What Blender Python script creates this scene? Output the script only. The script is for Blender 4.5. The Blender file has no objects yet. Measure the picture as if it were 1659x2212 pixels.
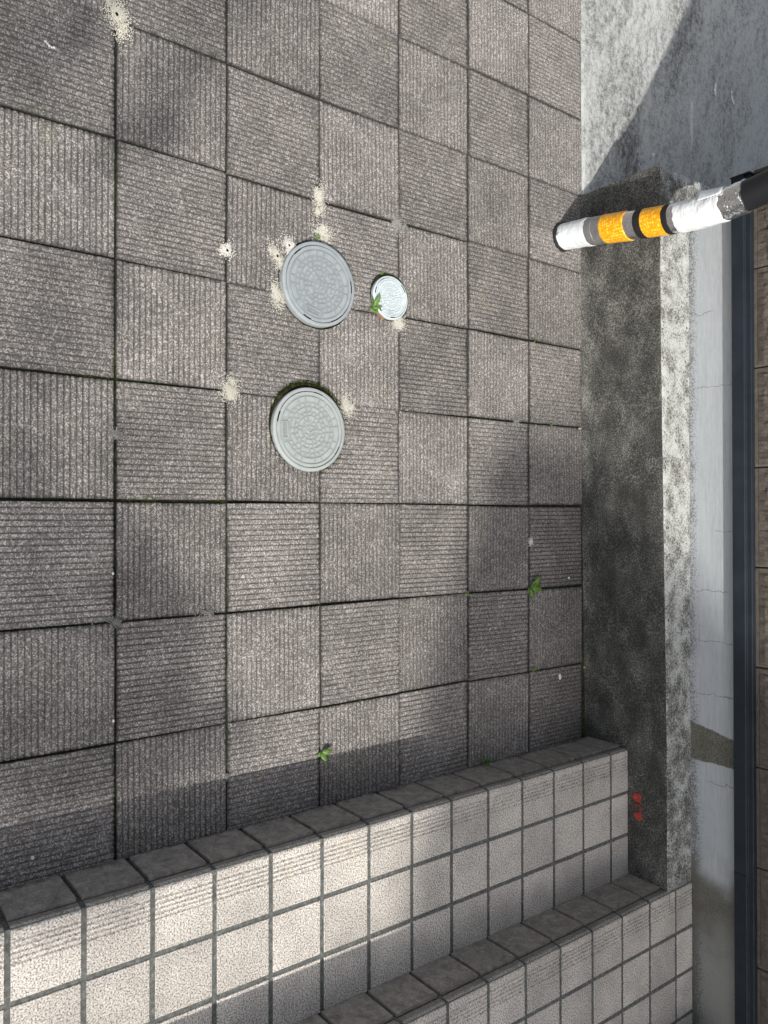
import bpy, bmesh, math, random
from mathutils import Vector, Matrix, noise
R_ = math.radians
random.seed(7)
sc = bpy.context.scene
COL = sc.collection

# ------------------------------------------------------------------ camera
CF = Vector((-0.0085, 0.6046, -0.7965)); CR = Vector((0.0008, 0.7965, 0.6047)); CD = Vector((1.0, 0.0045, -0.0072))
cam_d = bpy.data.cameras.new('camera')
cam_d.sensor_fit = 'VERTICAL'; cam_d.sensor_height = 36.0; cam_d.sensor_width = 27.0
cam_d.lens = 1704.23 / 2212.0 * 36.0
cam_d.clip_start = 0.02; cam_d.clip_end = 300.0
cam = bpy.data.objects.new('camera', cam_d); COL.objects.link(cam)
m = Matrix((CR.normalized(), (-CD).normalized(), (-CF).normalized())).transposed().to_4x4()
m.translation = (0, 0, 1.967)
cam.matrix_world = m
sc.camera = cam

# ------------------------------------------------------------------ sky and sun
SUN = Vector((0.85, -0.64, 1.0)).normalized()          # towards the sun
world = bpy.data.worlds.new('World'); sc.world = world; world.use_nodes = True
wn = world.node_tree
sky = wn.nodes.new('ShaderNodeTexSky'); sky.sky_type = 'NISHITA'; sky.sun_disc = False
sky.sun_elevation = math.asin(SUN.z); sky.sun_rotation = math.atan2(SUN.x, SUN.y)
sky.dust_density = 4.0; sky.ozone_density = 0.6
hz = wn.nodes.new('ShaderNodeHueSaturation'); hz.inputs['Saturation'].default_value = 0.42      # thin white haze
wn.links.new(sky.outputs[0], hz.inputs['Color'])
bg = wn.nodes.get('Background'); bg.inputs['Strength'].default_value = 0.125
wn.links.new(hz.outputs[0], bg.inputs['Color'])
sun_d = bpy.data.lights.new('sun', 'SUN'); sun_d.energy = 3.1; sun_d.angle = R_(0.95); sun_d.color = (1.0, 0.95, 0.87)
sun = bpy.data.objects.new('sun', sun_d); COL.objects.link(sun)
sun.rotation_euler = SUN.to_track_quat('Z', 'Y').to_euler(); sun.location = SUN * 20
sc.view_settings.view_transform = 'Standard'; sc.view_settings.look = 'None'
sc.view_settings.exposure = 0.6; sc.view_settings.gamma = 1.0
sc.cycles.use_denoising = True; sc.cycles.denoiser = 'OPENIMAGEDENOISE'; sc.cycles.denoising_input_passes = 'RGB_ALBEDO_NORMAL'; sc.cycles.denoising_prefilter = 'ACCURATE'
sc.cycles.max_bounces = 4

# ------------------------------------------------------------------ node helpers
class NT:
    def __init__(s, name, rough=0.85, metal=0.0, spec=0.3):
        s.mat = bpy.data.materials.new(name); s.mat.use_nodes = True
        s.t = s.mat.node_tree; s.b = s.t.nodes['Principled BSDF']
        s.b.inputs['Roughness'].default_value = rough; s.b.inputs['Metallic'].default_value = metal
        s.b.inputs['Specular IOR Level'].default_value = spec
    def n(s, typ, **kw):
        nd = s.t.nodes.new(typ)
        for k, v in kw.items(): setattr(nd, k, v)
        return nd
    def put(s, sock, v):
        if isinstance(v, bpy.types.NodeSocket): s.t.links.new(v, sock)
        elif v is not None:
            if isinstance(v, (tuple, list)) and len(v) == 3 and len(sock.default_value) == 4: v = (*v, 1.0)
            sock.default_value = v
    def obj(s): return s.n('ShaderNodeTexCoord').outputs['Object']
    def pos(s): return s.n('ShaderNodeNewGeometry').outputs['Position']
    def rnd(s): return s.n('ShaderNodeObjectInfo').outputs['Random']
    def vm(s, op, a, b=None):
        nd = s.n('ShaderNodeVectorMath', operation=op); s.put(nd.inputs[0], a)
        if b is not None: s.put(nd.inputs[1], b)
        return nd.outputs[0]
    def ma(s, op, a, b=None, c=None, clamp=False):
        nd = s.n('ShaderNodeMath', operation=op, use_clamp=clamp)
        s.put(nd.inputs[0], a)
        if b is not None: s.put(nd.inputs[1], b)
        if c is not None: s.put(nd.inputs[2], c)
        return nd.outputs[0]
    def sep(s, v):
        nd = s.n('ShaderNodeSeparateXYZ'); s.put(nd.inputs[0], v); return nd.outputs
    def noise(s, vec, scale, detail=3.0, rough=0.55, dist=0.0):
        nd = s.n('ShaderNodeTexNoise'); s.put(nd.inputs['Vector'], vec)
        nd.inputs['Scale'].default_value = scale; nd.inputs['Detail'].default_value = detail
        nd.inputs['Roughness'].default_value = rough; nd.inputs['Distortion'].default_value = dist
        return nd.outputs['Fac']
    def vor(s, vec, scale, out='Color', feature='F1', rand=1.0):
        nd = s.n('ShaderNodeTexVoronoi', feature=feature); s.put(nd.inputs['Vector'], vec)
        nd.inputs['Scale'].default_value = scale; nd.inputs['Randomness'].default_value = rand
        return nd.outputs[out]
    def ramp(s, fac, stops, interp='LINEAR'):
        nd = s.n('ShaderNodeValToRGB'); cr = nd.color_ramp; cr.interpolation = interp
        while len(cr.elements) < len(stops): cr.elements.new(0.5)
        for e, (p, c) in zip(cr.elements, stops):
            e.position = p; e.color = (*c, 1.0) if isinstance(c, (tuple, list)) else (c, c, c, 1.0)
        s.put(nd.inputs[0], fac); return nd.outputs[0]
    def mr(s, v, a, b, c=0.0, d=1.0, smooth=True):
        nd = s.n('ShaderNodeMapRange', interpolation_type='SMOOTHSTEP' if smooth else 'LINEAR')
        s.put(nd.inputs[0], v)
        for i, x in enumerate((a, b, c, d)): nd.inputs[i + 1].default_value = x
        return nd.outputs[0]
    def mix(s, fac, a, b, blend='MIX'):
        nd = s.n('ShaderNodeMix', data_type='RGBA', blend_type=blend)
        s.put(nd.inputs[0], fac); s.put(nd.inputs[6], a); s.put(nd.inputs[7], b)
        return nd.outputs[2]
    def scale(s, col, f): return s.mix(1.0, col, s.comb(f), 'MULTIPLY')
    def comb(s, f):
        nd = s.n('ShaderNodeCombineColor')
        for i in range(3): s.put(nd.inputs[i], f)
        return nd.outputs[0]
    def bump(s, h, strength=0.4, dist=0.002, normal=None):
        nd = s.n('ShaderNodeBump'); nd.inputs['Strength'].default_value = strength; nd.inputs['Distance'].default_value = dist
        s.put(nd.inputs['Height'], h)
        if normal is not None: s.put(nd.inputs['Normal'], normal)
        return nd.outputs[0]
    def done(s, col=None, normal=None, rough=None):
        if col is not None: s.put(s.b.inputs['Base Color'], col)
        if normal is not None: s.put(s.b.inputs['Normal'], normal)
        if rough is not None: s.put(s.b.inputs['Roughness'], rough)
        return s.mat

M = {}
def build_materials():
    # ribbed concrete paving slab with exposed pale chips
    s = NT('slab_concrete', 0.9, spec=0.2)
    o = s.obj(); r = s.rnd()
    sh = s.n('ShaderNodeCombineXYZ'); s.put(sh.inputs[0], s.ma('MULTIPLY', r, 37.0)); s.put(sh.inputs[1], s.ma('MULTIPLY', r, 91.0))
    v = s.vm('ADD', o, sh.outputs[0])
    cell = s.sep(s.vor(v, 330))[0]
    col = s.ramp(cell, [(0.0, (0.104, 0.098, 0.094)), (0.4, (0.145, 0.136, 0.13)), (0.6, (0.193, 0.181, 0.173)), (0.8, (0.285, 0.267, 0.255)), (1.0, (0.44, 0.415, 0.398))])
    big = s.noise(v, 7.0, 4.0)
    wear = s.noise(v, 55.0, 3.0)
    z = s.sep(o)[2]
    gz = s.ma('ADD', z, s.ma('MULTIPLY', s.ma('SUBTRACT', wear, 0.5), 0.0022))
    gm = s.mr(gz, -0.0014, -0.0004, 1.0, 0.0)
    gcol = s.ramp(cell, [(0.0, (0.07, 0.067, 0.065)), (0.75, (0.115, 0.108, 0.104)), (1.0, (0.22, 0.205, 0.195))])
    wornm = s.mr(s.noise(v, 13.0, 4.0), 0.5, 0.66, 1.0, 0.3)
    col = s.mix(s.ma('MULTIPLY', gm, wornm), col, gcol)
    pz = s.pos()
    ox, oy, oz = s.sep(o)
    ed = s.ma('MAXIMUM', s.ma('ABSOLUTE', ox), s.ma('ABSOLUTE', oy))
    rim = s.mr(s.ma('ADD', ed, s.ma('MULTIPLY', s.ma('SUBTRACT', s.noise(v, 42.0, 5.0, 0.65), 0.5), 0.035)), 0.139, 0.149, 0.0, 0.7)
    col = s.mix(rim, col, s.scale(col, 0.42))                      # soil smeared over the slab edges
    mort = s.mr(s.noise(v, 5.0, 6.0, 0.7), 0.66, 0.72, 0.0, 0.55)
    col = s.mix(mort, col, (0.19, 0.178, 0.168))                   # old mortar film
    stn = s.mr(s.noise(v, 3.2, 3.0, 0.5), 0.6, 0.72, 0.0, 0.2)
    col = s.mix(stn, col, s.scale(col, 0.55))
    dirt = s.noise(pz, 2.6, 4.0)
    col = s.scale(col, s.ma('MULTIPLY', s.mr(big, 0.3, 0.7, 0.88, 1.1), s.mr(dirt, 0.33, 0.67, 0.9, 1.07)))
    col = s.scale(col, s.mr(r, 0.0, 1.0, 0.84, 1.12, False))
    # shade beside the footing, painted into the slab colour
    X, Y, Z = s.sep(pz)
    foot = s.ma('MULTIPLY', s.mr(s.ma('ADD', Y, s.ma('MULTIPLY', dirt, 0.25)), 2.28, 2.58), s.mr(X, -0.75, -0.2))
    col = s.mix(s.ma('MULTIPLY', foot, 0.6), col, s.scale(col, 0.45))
    alg = s.mr(s.noise(pz, 9.0, 5.0), 0.56, 0.72, 0.0, 0.3)
    col = s.mix(alg, col, s.mix(1.0, col, (0.78, 0.85, 0.62), 'MULTIPLY'))
    M['slab'] = s.done(col, s.bump(s.ma('ADD', s.ma('MULTIPLY', cell, 0.6), wear), 0.55, 0.0015))

    # bedding soil in the joints
    s = NT('joint_soil', 0.95, spec=0.1)
    p = s.pos()
    col = s.ramp(s.noise(p, 60, 5), [(0.3, (0.016, 0.016, 0.015)), (0.6, (0.035, 0.034, 0.03)), (0.8, (0.09, 0.085, 0.075))])
    mossm = s.mr(s.noise(p, 5.0, 4), 0.53, 0.6)
    col = s.mix(mossm, col, s.ramp(s.noise(p, 90, 3), [(0.3, (0.018, 0.026, 0.008)), (0.7, (0.06, 0.085, 0.02))]))
    M['soil'] = s.done(col, s.bump(s.noise(p, 120, 4), 0.8, 0.004))

    s = NT('moss', 0.95, spec=0.1)
    M['moss'] = s.done(s.ramp(s.noise(s.pos(), 70, 3), [(0.3, (0.012, 0.014, 0.008)), (0.5, (0.035, 0.043, 0.013)), (0.72, (0.11, 0.125, 0.03))]))

    # weathered concrete apron
    s = NT('apron_concrete', 0.9, spec=0.2)
    p = s.pos()
    st = s.vm('MULTIPLY', p, (1.0, 2.2, 1.0))
    st = s.vm('ADD', st, s.vm('MULTIPLY', s.sep(p)[0], (0.0, 0.55, 0.0)))
    big = s.noise(st, 1.6, 5.0, 0.6, 0.5)
    mid = s.noise(st, 14.0, 8.0, 0.72, 0.5)
    flk = s.noise(p, 48.0, 6.0, 0.75)
    fine = s.noise(p, 150.0, 5.0, 0.8)
    f = s.ma('ADD', s.ma('MULTIPLY', big, 1.05), s.ma('ADD', s.ma('MULTIPLY', mid, 0.9), s.ma('ADD', s.ma('MULTIPLY', fine, 0.95), s.ma('MULTIPLY', flk, 1.0))))
    Yv = s.sep(p)[1]
    edge = s.mr(Yv, 2.47, 2.53, 0.12, 0.0)
    f = s.ma('ADD', f, s.ma('ADD', edge, s.mr(Yv, 2.6, 3.1, -0.22, -0.08)))  # sunlit front strip toned down, shaded back lightened, to soften the light contrast
    col = s.ramp(s.ma('MULTIPLY', f, 0.4), [(0.57, (0.07, 0.072, 0.07)), (0.64, (0.16, 0.165, 0.162)), (0.7, (0.28, 0.292, 0.287)), (0.79, (0.42, 0.437, 0.43))])
    M['apron'] = s.done(col, s.bump(fine, 0.35, 0.003))

    # footing front: old dark algae covered render
    s = NT('dark_render', 0.92, spec=0.2)
    p = s.pos()
    fine = s.noise(p, 210.0, 4.0, 0.7)
    mid = s.noise(s.vm('MULTIPLY', p, (1.0, 1.0, 1.6)), 8.0, 6.0, 0.65)
    f = s.ma('ADD', s.ma('MULTIPLY', fine, 0.95), s.ma('MULTIPLY', mid, 0.5))
    X, Y, Z = s.sep(p)
    f = s.ma('ADD', f, s.mr(X, 1.15, 1.32, 0.0, 0.07))
    f = s.ma('ADD', f, s.mr(X, -0.45, 0.1, 0.05, 0.0))  # sunlit left part of the face painted lighter
    f = s.ma('ADD', f, s.mr(Z, 0.05, 0.0, 0.0, 0.05))
    col = s.ramp(s.ma('MULTIPLY', f, 0.7), [(0.4, (0.02, 0.021, 0.02)), (0.51, (0.05, 0.051, 0.048)), (0.58, (0.11, 0.11, 0.102)), (0.68, (0.27, 0.27, 0.25))])
    M['dark'] = s.done(col, s.bump(fine, 0.6, 0.004))

    # footing top: pale lime bloom with black spots
    s = NT('lime_bloom', 0.92, spec=0.2)
    p = s.pos(); X, Y, Z = s.sep(p)
    fine = s.noise(p, 170.0, 4.0, 0.7)
    mid = s.noise(p, 17.0, 4.0, 0.55, 0.2)
    f = s.ma('ADD', s.ma('MULTIPLY', fine, 1.15), s.ma('MULTIPLY', mid, 0.8))
    f = s.ma('ADD', f, s.mr(X, -0.2, 1.0, 0.045, -0.04))
    f = s.ma('ADD', f, s.mr(s.ma('ABSOLUTE', s.ma('ADD', X, 1.16)), 0.02, 0.1, -0.22, 0.0))  # post's shadow on the ledge painted into the bloom colour
    col = s.ramp(s.ma('MULTIPLY', f, 0.55), [(0.43, (0.075, 0.075, 0.068)), (0.5, (0.18, 0.18, 0.168)), (0.55, (0.3, 0.31, 0.3)), (0.63, (0.47, 0.488, 0.475))])
    spot = s.mr(s.vor(p, 42.0, 'Distance'), 0.14, 0.24, 1.0, 0.0)
    spot = s.ma('MULTIPLY', spot, s.mr(s.noise(p, 25, 2), 0.5, 0.56))
    col = s.mix(spot, col, (0.07, 0.07, 0.062))
    M['bloom'] = s.done(col, s.bump(fine, 0.5, 0.003))

    # pale grey painted plinth wall with brush marks, mildew, hairline cracks and damp stains
    s = NT('grey_paint', 0.75, spec=0.3)
    p = s.pos(); X, Y, Z = s.sep(p)
    brush = s.noise(s.vm('MULTIPLY', p, (0.05, 1.0, 1.0)), 160.0, 4.0, 0.6)
    brush2 = s.noise(s.vm('MULTIPLY', p, (0.25, 1.0, 1.0)), 90.0, 5.0, 0.7)
    col = s.ramp(s.ma('ADD', s.ma('MULTIPLY', brush, 0.5), s.ma('MULTIPLY', brush2, 0.5)), [(0.3, (0.3, 0.325, 0.35)), (0.7, (0.41, 0.435, 0.458))])
    fine = s.noise(p, 190.0, 4.0, 0.7); big = s.noise(p, 7.0, 4.0)
    col = s.mix(s.mr(s.ma('ADD', X, s.ma('MULTIPLY', big, 0.3)), 1.32, 1.5, 0.0, 0.85), col, (0.2, 0.2, 0.182))
    low = s.ma('ADD', s.mr(Z, 0.35, 0.405, 0.2, 0.0), s.mr(X, 1.12, 1.4, 0.0, 0.1))
    mil = s.ma('ADD', s.ma('MULTIPLY', s.ma('ADD', fine, s.ma('MULTIPLY', big, 0.35)), 0.74), low)
    col = s.mix(s.mr(mil, 0.6, 0.8, 0.0, 0.9), col, (0.085, 0.087, 0.08))
    wob = s.ma('MULTIPLY', s.ma('SUBTRACT', s.noise(p, 22, 4), 0.5), 0.05)
    cr = None
    for cx, z0, z1 in ((-0.74, 0.36, 0.45), (-0.47, 0.34, 0.56), (0.045, 0.44, 0.56), (0.26, 0.34, 0.5), (0.44, 0.34, 0.56), (0.63, 0.34, 0.56), (0.94, 0.4, 0.56)):
        d = s.ma('ABSOLUTE', s.ma('ADD', s.ma('SUBTRACT', X, cx), wob))
        k = s.ma('MULTIPLY', s.mr(d, 0.0006, 0.0016, 1.0, 0.0), s.ma('MULTIPLY', s.mr(Z, z0, z0 + 0.01), s.mr(Z, z1, z1 - 0.02, 0.0, 1.0)))
        cr = k if cr is None else s.ma('MAXIMUM', cr, k)
    col = s.mix(s.ma('MULTIPLY', cr, 0.75), col, (0.09, 0.1, 0.11))
    # damp run below the flashing
    dz = s.ma('MULTIPLY', s.ma('SUBTRACT', 0.53, Z), 0.22)
    wl = s.ma('ADD', s.ma('SUBTRACT', X, 0.775), s.ma('ADD', dz, s.ma('MULTIPLY', s.ma('SUBTRACT', s.noise(p, 45, 4), 0.5), 0.02)))
    wet = s.ma('MULTIPLY', s.mr(wl, 0.0, 0.006), s.mr(s.ma('ADD', X, s.ma('MULTIPLY', s.ma('SUBTRACT', s.noise(p, 60, 3), 0.5), 0.015)), 0.876, 0.87))
    damp = s.mr(s.ma('ADD', s.ma('ADD', X, s.ma('MULTIPLY', Z, -0.35)), s.ma('MULTIPLY', big, 0.16)), 1.16, 1.26)
    damp = s.ma('MULTIPLY', damp, s.mr(s.ma('ADD', X, s.ma('MULTIPLY', big, 0.3)), 1.75, 1.5))
    st = s.ma('MAXIMUM', wet, s.ma('MULTIPLY', damp, 0.85))
    dcol = s.ramp(s.ma('ADD', s.ma('MULTIPLY', fine, 0.6), s.ma('MULTIPLY', big, 0.4)), [(0.35, (0.05, 0.049, 0.042)), (0.5, (0.1, 0.096, 0.08)), (0.68, (0.2, 0.19, 0.16))])
    col = s.mix(st, col, dcol)
    M['paint'] = s.done(col, s.bump(s.ma('ADD', brush2, s.ma('MULTIPLY', fine, 0.5)), 0.35, 0.003))

    # navy powder coated flashing
    s = NT('navy_metal', 0.42, spec=0.22)
    p = s.pos()
    M['navy'] = s.done(s.ramp(s.noise(p, 14, 5), [(0.35, (0.013, 0.018, 0.025)), (0.7, (0.019, 0.026, 0.035))]), None, s.mr(s.noise(p, 30, 4), 0.3, 0.7, 0.45, 0.65))
    s = NT('black_gap', 0.9, spec=0.1); M['black'] = s.done((0.008, 0.008, 0.009))

    # brown split faced siding
    s = NT('brown_siding', 0.85, spec=0.25)
    p = s.pos()
    f = s.noise(p, 60, 6, 0.65); g = s.noise(p, 260, 3)
    M['siding'] = s.done(s.ramp(s.ma('ADD', s.ma('MULTIPLY', f, 0.65), s.ma('MULTIPLY', g, 0.35)), [(0.3, (0.055, 0.047, 0.04)), (0.55, (0.1, 0.086, 0.075)), (0.75, (0.17, 0.147, 0.13))]), s.bump(s.ma('ADD', f, s.ma('MULTIPLY', g, 0.4)), 0.6, 0.004))

    # speckled stair tile
    s = NT('stair_tile', 0.7, spec=0.3)
    o = s.obj(); r = s.rnd()
    sh = s.n('ShaderNodeCombineXYZ'); s.put(sh.inputs[0], s.ma('MULTIPLY', r, 37.0)); s.put(sh.inputs[1], s.ma('MULTIPLY', r, 91.0))
    v = s.vm('ADD', o, sh.outputs[0])
    g = s.noise(v, 250, 2.5, 0.65)
    col = s.ramp(g, [(0.37, (0.15, 0.139, 0.126)), (0.45, (0.37, 0.346, 0.316)), (0.53, (0.55, 0.519, 0.48)), (0.64, (0.71, 0.678, 0.635))])
    z = s.sep(o)[2]
    col = s.mix(s.mr(z, -0.0003, -0.0018, 0.0, 0.25), col, (0.26, 0.24, 0.21))       # dirt settled in the nosing grooves
    col = s.mix(s.mr(z, -0.009, -0.016, 0.0, 0.6), col, s.ramp(s.noise(v, 45, 4), [(0.35, (0.1, 0.09, 0.08)), (0.7, (0.2, 0.18, 0.16))]))  # darker brown lip
    yl = s.mr(s.noise(s.pos(), 6, 4), 0.58, 0.74, 0.0, 0.35)
    col = s.mix(yl, col, s.mix(1.0, col, (0.92, 0.86, 0.72), 'MULTIPLY'))
    col = s.scale(col, s.ma('MULTIPLY', s.mr(r, 0, 1, 0.88, 1.06, False), s.mr(s.noise(s.pos(), 9, 5, 0.65), 0.3, 0.7, 0.82, 1.1)))
    M['tile'] = s.done(col, s.bump(g, 0.25, 0.0008))

    s = NT('riser_tile', 0.7, spec=0.3)
    p = s.pos()
    f = s.noise(p, 34, 6, 0.7, 0.6); g = s.noise(p, 230, 2)
    X, Y, Z = s.sep(p)
    col = s.ramp(s.ma('ADD', s.ma('MULTIPLY', f, 0.7), s.ma('MULTIPLY', g, 0.3)), [(0.32, (0.13, 0.119, 0.108)), (0.5, (0.27, 0.248, 0.226)), (0.7, (0.45, 0.42, 0.385))])
    spl = s.ma('MULTIPLY', s.mr(s.ma('ADD', Z, s.ma('MULTIPLY', f, 0.07)), 0.06, 0.03), s.mr(X, 1.2, 1.1))
    col = s.mix(s.ma('MULTIPLY', spl, 0.8), col, (0.035, 0.034, 0.031))              # splash dirt above the paving
    M['riser'] = s.done(col, s.bump(g, 0.2, 0.0008))

    s = NT('grout', 0.9, spec=0.2)
    p = s.pos()
    M['grout'] = s.done(s.ramp(s.noise(p, 90, 5, 0.7), [(0.3, (0.055, 0.058, 0.056)), (0.55, (0.125, 0.13, 0.124)), (0.75, (0.25, 0.255, 0.243))]), s.bump(s.noise(p, 200, 3), 0.5, 0.002))

    # drain covers
    for nm, a, b in (('cover_grey', (0.235, 0.268, 0.288), (0.315, 0.347, 0.362)), ('cover_green', (0.29, 0.325, 0.33), (0.37, 0.4, 0.397)), ('cover_pale', (0.46, 0.535, 0.565), (0.6, 0.67, 0.695))):
        s = NT(nm, 0.55, spec=0.35)
        o = s.obj()
        z = s.sep(o)[2]
        col = s.ramp(s.noise(o, 30, 5, 0.65), [(0.3, a), (0.7, b)])
        grit = s.mr(s.noise(o, 300, 3, 0.7), 0.56, 0.68)
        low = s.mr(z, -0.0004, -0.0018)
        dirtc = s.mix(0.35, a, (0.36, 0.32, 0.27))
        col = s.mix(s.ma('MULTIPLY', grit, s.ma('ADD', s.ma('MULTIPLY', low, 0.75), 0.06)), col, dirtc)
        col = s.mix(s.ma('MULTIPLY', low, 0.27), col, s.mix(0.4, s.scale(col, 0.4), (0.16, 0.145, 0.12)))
        col = s.mix(s.mr(s.noise(o, 420, 2), 0.7, 0.76, 0, 0.5), col, (0.6, 0.62, 0.62))
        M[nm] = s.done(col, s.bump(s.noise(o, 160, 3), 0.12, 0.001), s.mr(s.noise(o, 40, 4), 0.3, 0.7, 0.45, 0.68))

    # tapes on the pole
    s = NT('white_tape', 0.5, spec=0.4); o = s.obj()
    col = s.ramp(s.noise(o, 25, 4), [(0.3, (0.62, 0.655, 0.675)), (0.7, (0.74, 0.77, 0.785))])
    sc_ = s.ma('MULTIPLY', s.mr(s.noise(s.vm('MULTIPLY', o, (1, 1, 0.4)), 70, 5, 0.7), 0.6, 0.66), s.mr(s.sep(o)[2], 0.09, 0.0))
    col = s.mix(sc_, col, (0.05, 0.05, 0.05))
    M['white'] = s.done(col, s.bump(s.noise(s.vm('MULTIPLY', o, (1, 1, 3)), 28, 3, 0.5, 1.0), 0.55, 0.006))
    s = NT('silver_tape', 0.36, 0.75); o = s.obj()
    M['silver'] = s.done(s.ramp(s.noise(o, 40, 3), [(0.3, (0.3, 0.3, 0.31)), (0.7, (0.42, 0.42, 0.43))]), None, s.mr(s.noise(o, 60, 3), 0.3, 0.7, 0.28, 0.48))
    s = NT('crumpled_foil', 0.27, 1.0); o = s.obj()
    M['foil'] = s.done((0.86, 0.87, 0.89), s.bump(s.noise(o, 32, 2, 0.5, 1.2), 0.5, 0.006))
    s = NT('orange_reflective', 0.34, spec=0.5); o = s.obj()
    X, Y, Z = s.sep(o)
    ang = s.n('ShaderNodeMath', operation='ARCTAN2'); s.put(ang.inputs[0], Y); s.put(ang.inputs[1], X)
    u = s.ma('MULTIPLY', ang.outputs[0], 0.052 / 0.0062); w = s.ma('MULTIPLY', Z, 1 / 0.0095)
    du = s.ma('ABSOLUTE', s.ma('SUBTRACT', s.ma('FRACT', u), 0.5)); dw = s.ma('ABSOLUTE', s.ma('SUBTRACT', s.ma('FRACT', w), 0.5))
    cellm = s.mr(s.ma('MAXIMUM', du, dw), 0.3, 0.42, 1.0, 0.0)
    rv = s.noise(o, 110, 2)
    dots = s.ma('MULTIPLY', cellm, s.mr(rv, 0.44, 0.6))
    col = s.mix(dots, s.ramp(s.noise(o, 50, 4), [(0.3, (0.72, 0.27, 0.004)), (0.7, (0.85, 0.36, 0.006))]), (1.0, 0.66, 0.06))
    M['orange'] = s.done(col, s.bump(cellm, 0.35, 0.0012))
    s = NT('black_paint', 0.45, spec=0.3); M['pole'] = s.done((0.012, 0.013, 0.016))
    s = NT('black_rubber', 0.7, spec=0.3); M['rubber'] = s.done((0.014, 0.014, 0.014))

    s = NT('sand', 0.95, spec=0.1); r = s.noise(s.pos(), 500, 1)
    M['sand'] = s.done(s.ramp(r, [(0.3, (0.36, 0.35, 0.3)), (0.5, (0.56, 0.55, 0.49)), (0.7, (0.78, 0.775, 0.73))]))
    s = NT('white_sand', 0.95, spec=0.1); r = s.noise(s.pos(), 500, 1)
    M['wsand'] = s.done(s.ramp(r, [(0.3, (0.42, 0.4, 0.36)), (0.5, (0.66, 0.65, 0.62)), (0.7, (0.85, 0.84, 0.82))]))
    s = NT('grey_sand', 0.95, spec=0.1); r = s.noise(s.pos(), 500, 1)
    M['gsand'] = s.done(s.ramp(r, [(0.3, (0.17, 0.17, 0.165)), (0.7, (0.42, 0.42, 0.4))]))
    s = NT('weed_leaf', 0.5, spec=0.4); o = s.obj()
    cl = s.ramp(s.noise(o, 120, 4), [(0.3, (0.06, 0.135, 0.022)), (0.7, (0.14, 0.245, 0.05))])
    s.b.inputs['Subsurface Weight'].default_value = 0.0
    M['leaf'] = s.done(s.scale(cl, s.mr(s.rnd(), 0, 1, 0.8, 1.15, False)))
    s = NT('weed_stem', 0.6); M['stem'] = s.done((0.1, 0.13, 0.035))
    s = NT('dry_leaf', 0.7); M['dry'] = s.done(s.ramp(s.noise(s.obj(), 120, 4), [(0.3, (0.2, 0.095, 0.045)), (0.7, (0.42, 0.24, 0.14))]))
    s = NT('white_speck', 0.8); M['speck'] = s.done(s.ramp(s.noise(s.obj(), 160, 3), [(0.35, (0.45, 0.45, 0.43)), (0.6, (0.86, 0.88, 0.88))]))
    s = NT('tan_speck', 0.8); M['tan'] = s.done(s.ramp(s.noise(s.obj(), 200, 3), [(0.3, (0.3, 0.2, 0.13)), (0.7, (0.55, 0.42, 0.3))]))
    s = NT('red_paint', 0.6); o = s.obj()
    col = s.ramp(s.noise(o, 90, 5, 0.7), [(0.3, (0.16, 0.022, 0.014)), (0.6, (0.36, 0.045, 0.035)), (0.78, (0.55, 0.33, 0.3))]); M['red'] = s.done(col)
    s = NT('rust_paint', 0.6); M['rust'] = s.done(s.ramp(s.noise(s.obj(), 90, 5), [(0.3, (0.09, 0.02, 0.01)), (0.7, (0.24, 0.055, 0.03))]))
    # unseen shade casters added beyond the frame
    s = NT('tree_leaf', 0.6); M['tleaf'] = s.done(s.ramp(s.noise(s.pos(), 20, 3), [(0.3, (0.035, 0.08, 0.015)), (0.7, (0.09, 0.16, 0.035))]))
    s = NT('bark', 0.9); M['bark'] = s.done(s.ramp(s.noise(s.vm('MULTIPLY', s.pos(), (1, 1, 0.2)), 30, 5), [(0.3, (0.05, 0.04, 0.03)), (0.7, (0.13, 0.1, 0.08))]))
    s = NT('house_wall', 0.85); M['hwall'] = s.done(s.ramp(s.noise(s.pos(), 3, 5), [(0.3, (0.42, 0.4, 0.36)), (0.7, (0.5, 0.47, 0.43))]))
    s = NT('house_roof', 0.7); M['hroof'] = s.done(s.ramp(s.noise(s.pos(), 4, 5), [(0.3, (0.06, 0.06, 0.065)), (0.7, (0.1, 0.1, 0.105))]))
    s = NT('window_glass', 0.08, spec=0.6); M['glass'] = s.done((0.04, 0.05, 0.06))
    s = NT('door_wood', 0.5); M['door'] = s.done(s.ramp(s.noise(s.vm('MULTIPLY', s.pos(), (1, 1, 0.1)), 25, 4), [(0.3, (0.09, 0.05, 0.03)), (0.7, (0.16, 0.09, 0.05))]))
build_materials()

# ------------------------------------------------------------------ object helpers
def mesh(name, verts, faces, mats=(), smooth=False, midx=None):
    me = bpy.data.meshes.new(name); me.from_pydata([tuple(v) for v in verts], [], faces)
    for mt in (mats if isinstance(mats, (list, tuple)) else (mats,)): me.materials.append(M[mt])
    if midx: me.polygons.foreach_set('material_index', midx)
    if smooth: me.polygons.foreach_set('use_smooth', [True] * len(me.polygons))
    me.update(); return me
def link(name, me, parent=None, loc=(0, 0, 0), rotz=0.0):
    o = bpy.data.objects.new(name, me); COL.objects.link(o)
    o.location = Vector(loc); o.rotation_euler = (0, 0, rotz)
    if parent is not None: o.parent = parent
    return o
def empty(name, loc=(0, 0, 0), rotz=0.0):
    o = link(name, None, None, loc, rotz); o.empty_display_size = 0.05; return o
def tag(o, label=None, cat=None, group=None, kind=None):
    for k, v in (('label', label), ('category', cat), ('group', group), ('kind', kind)):
        if v: o[k] = v
    return o
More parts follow.
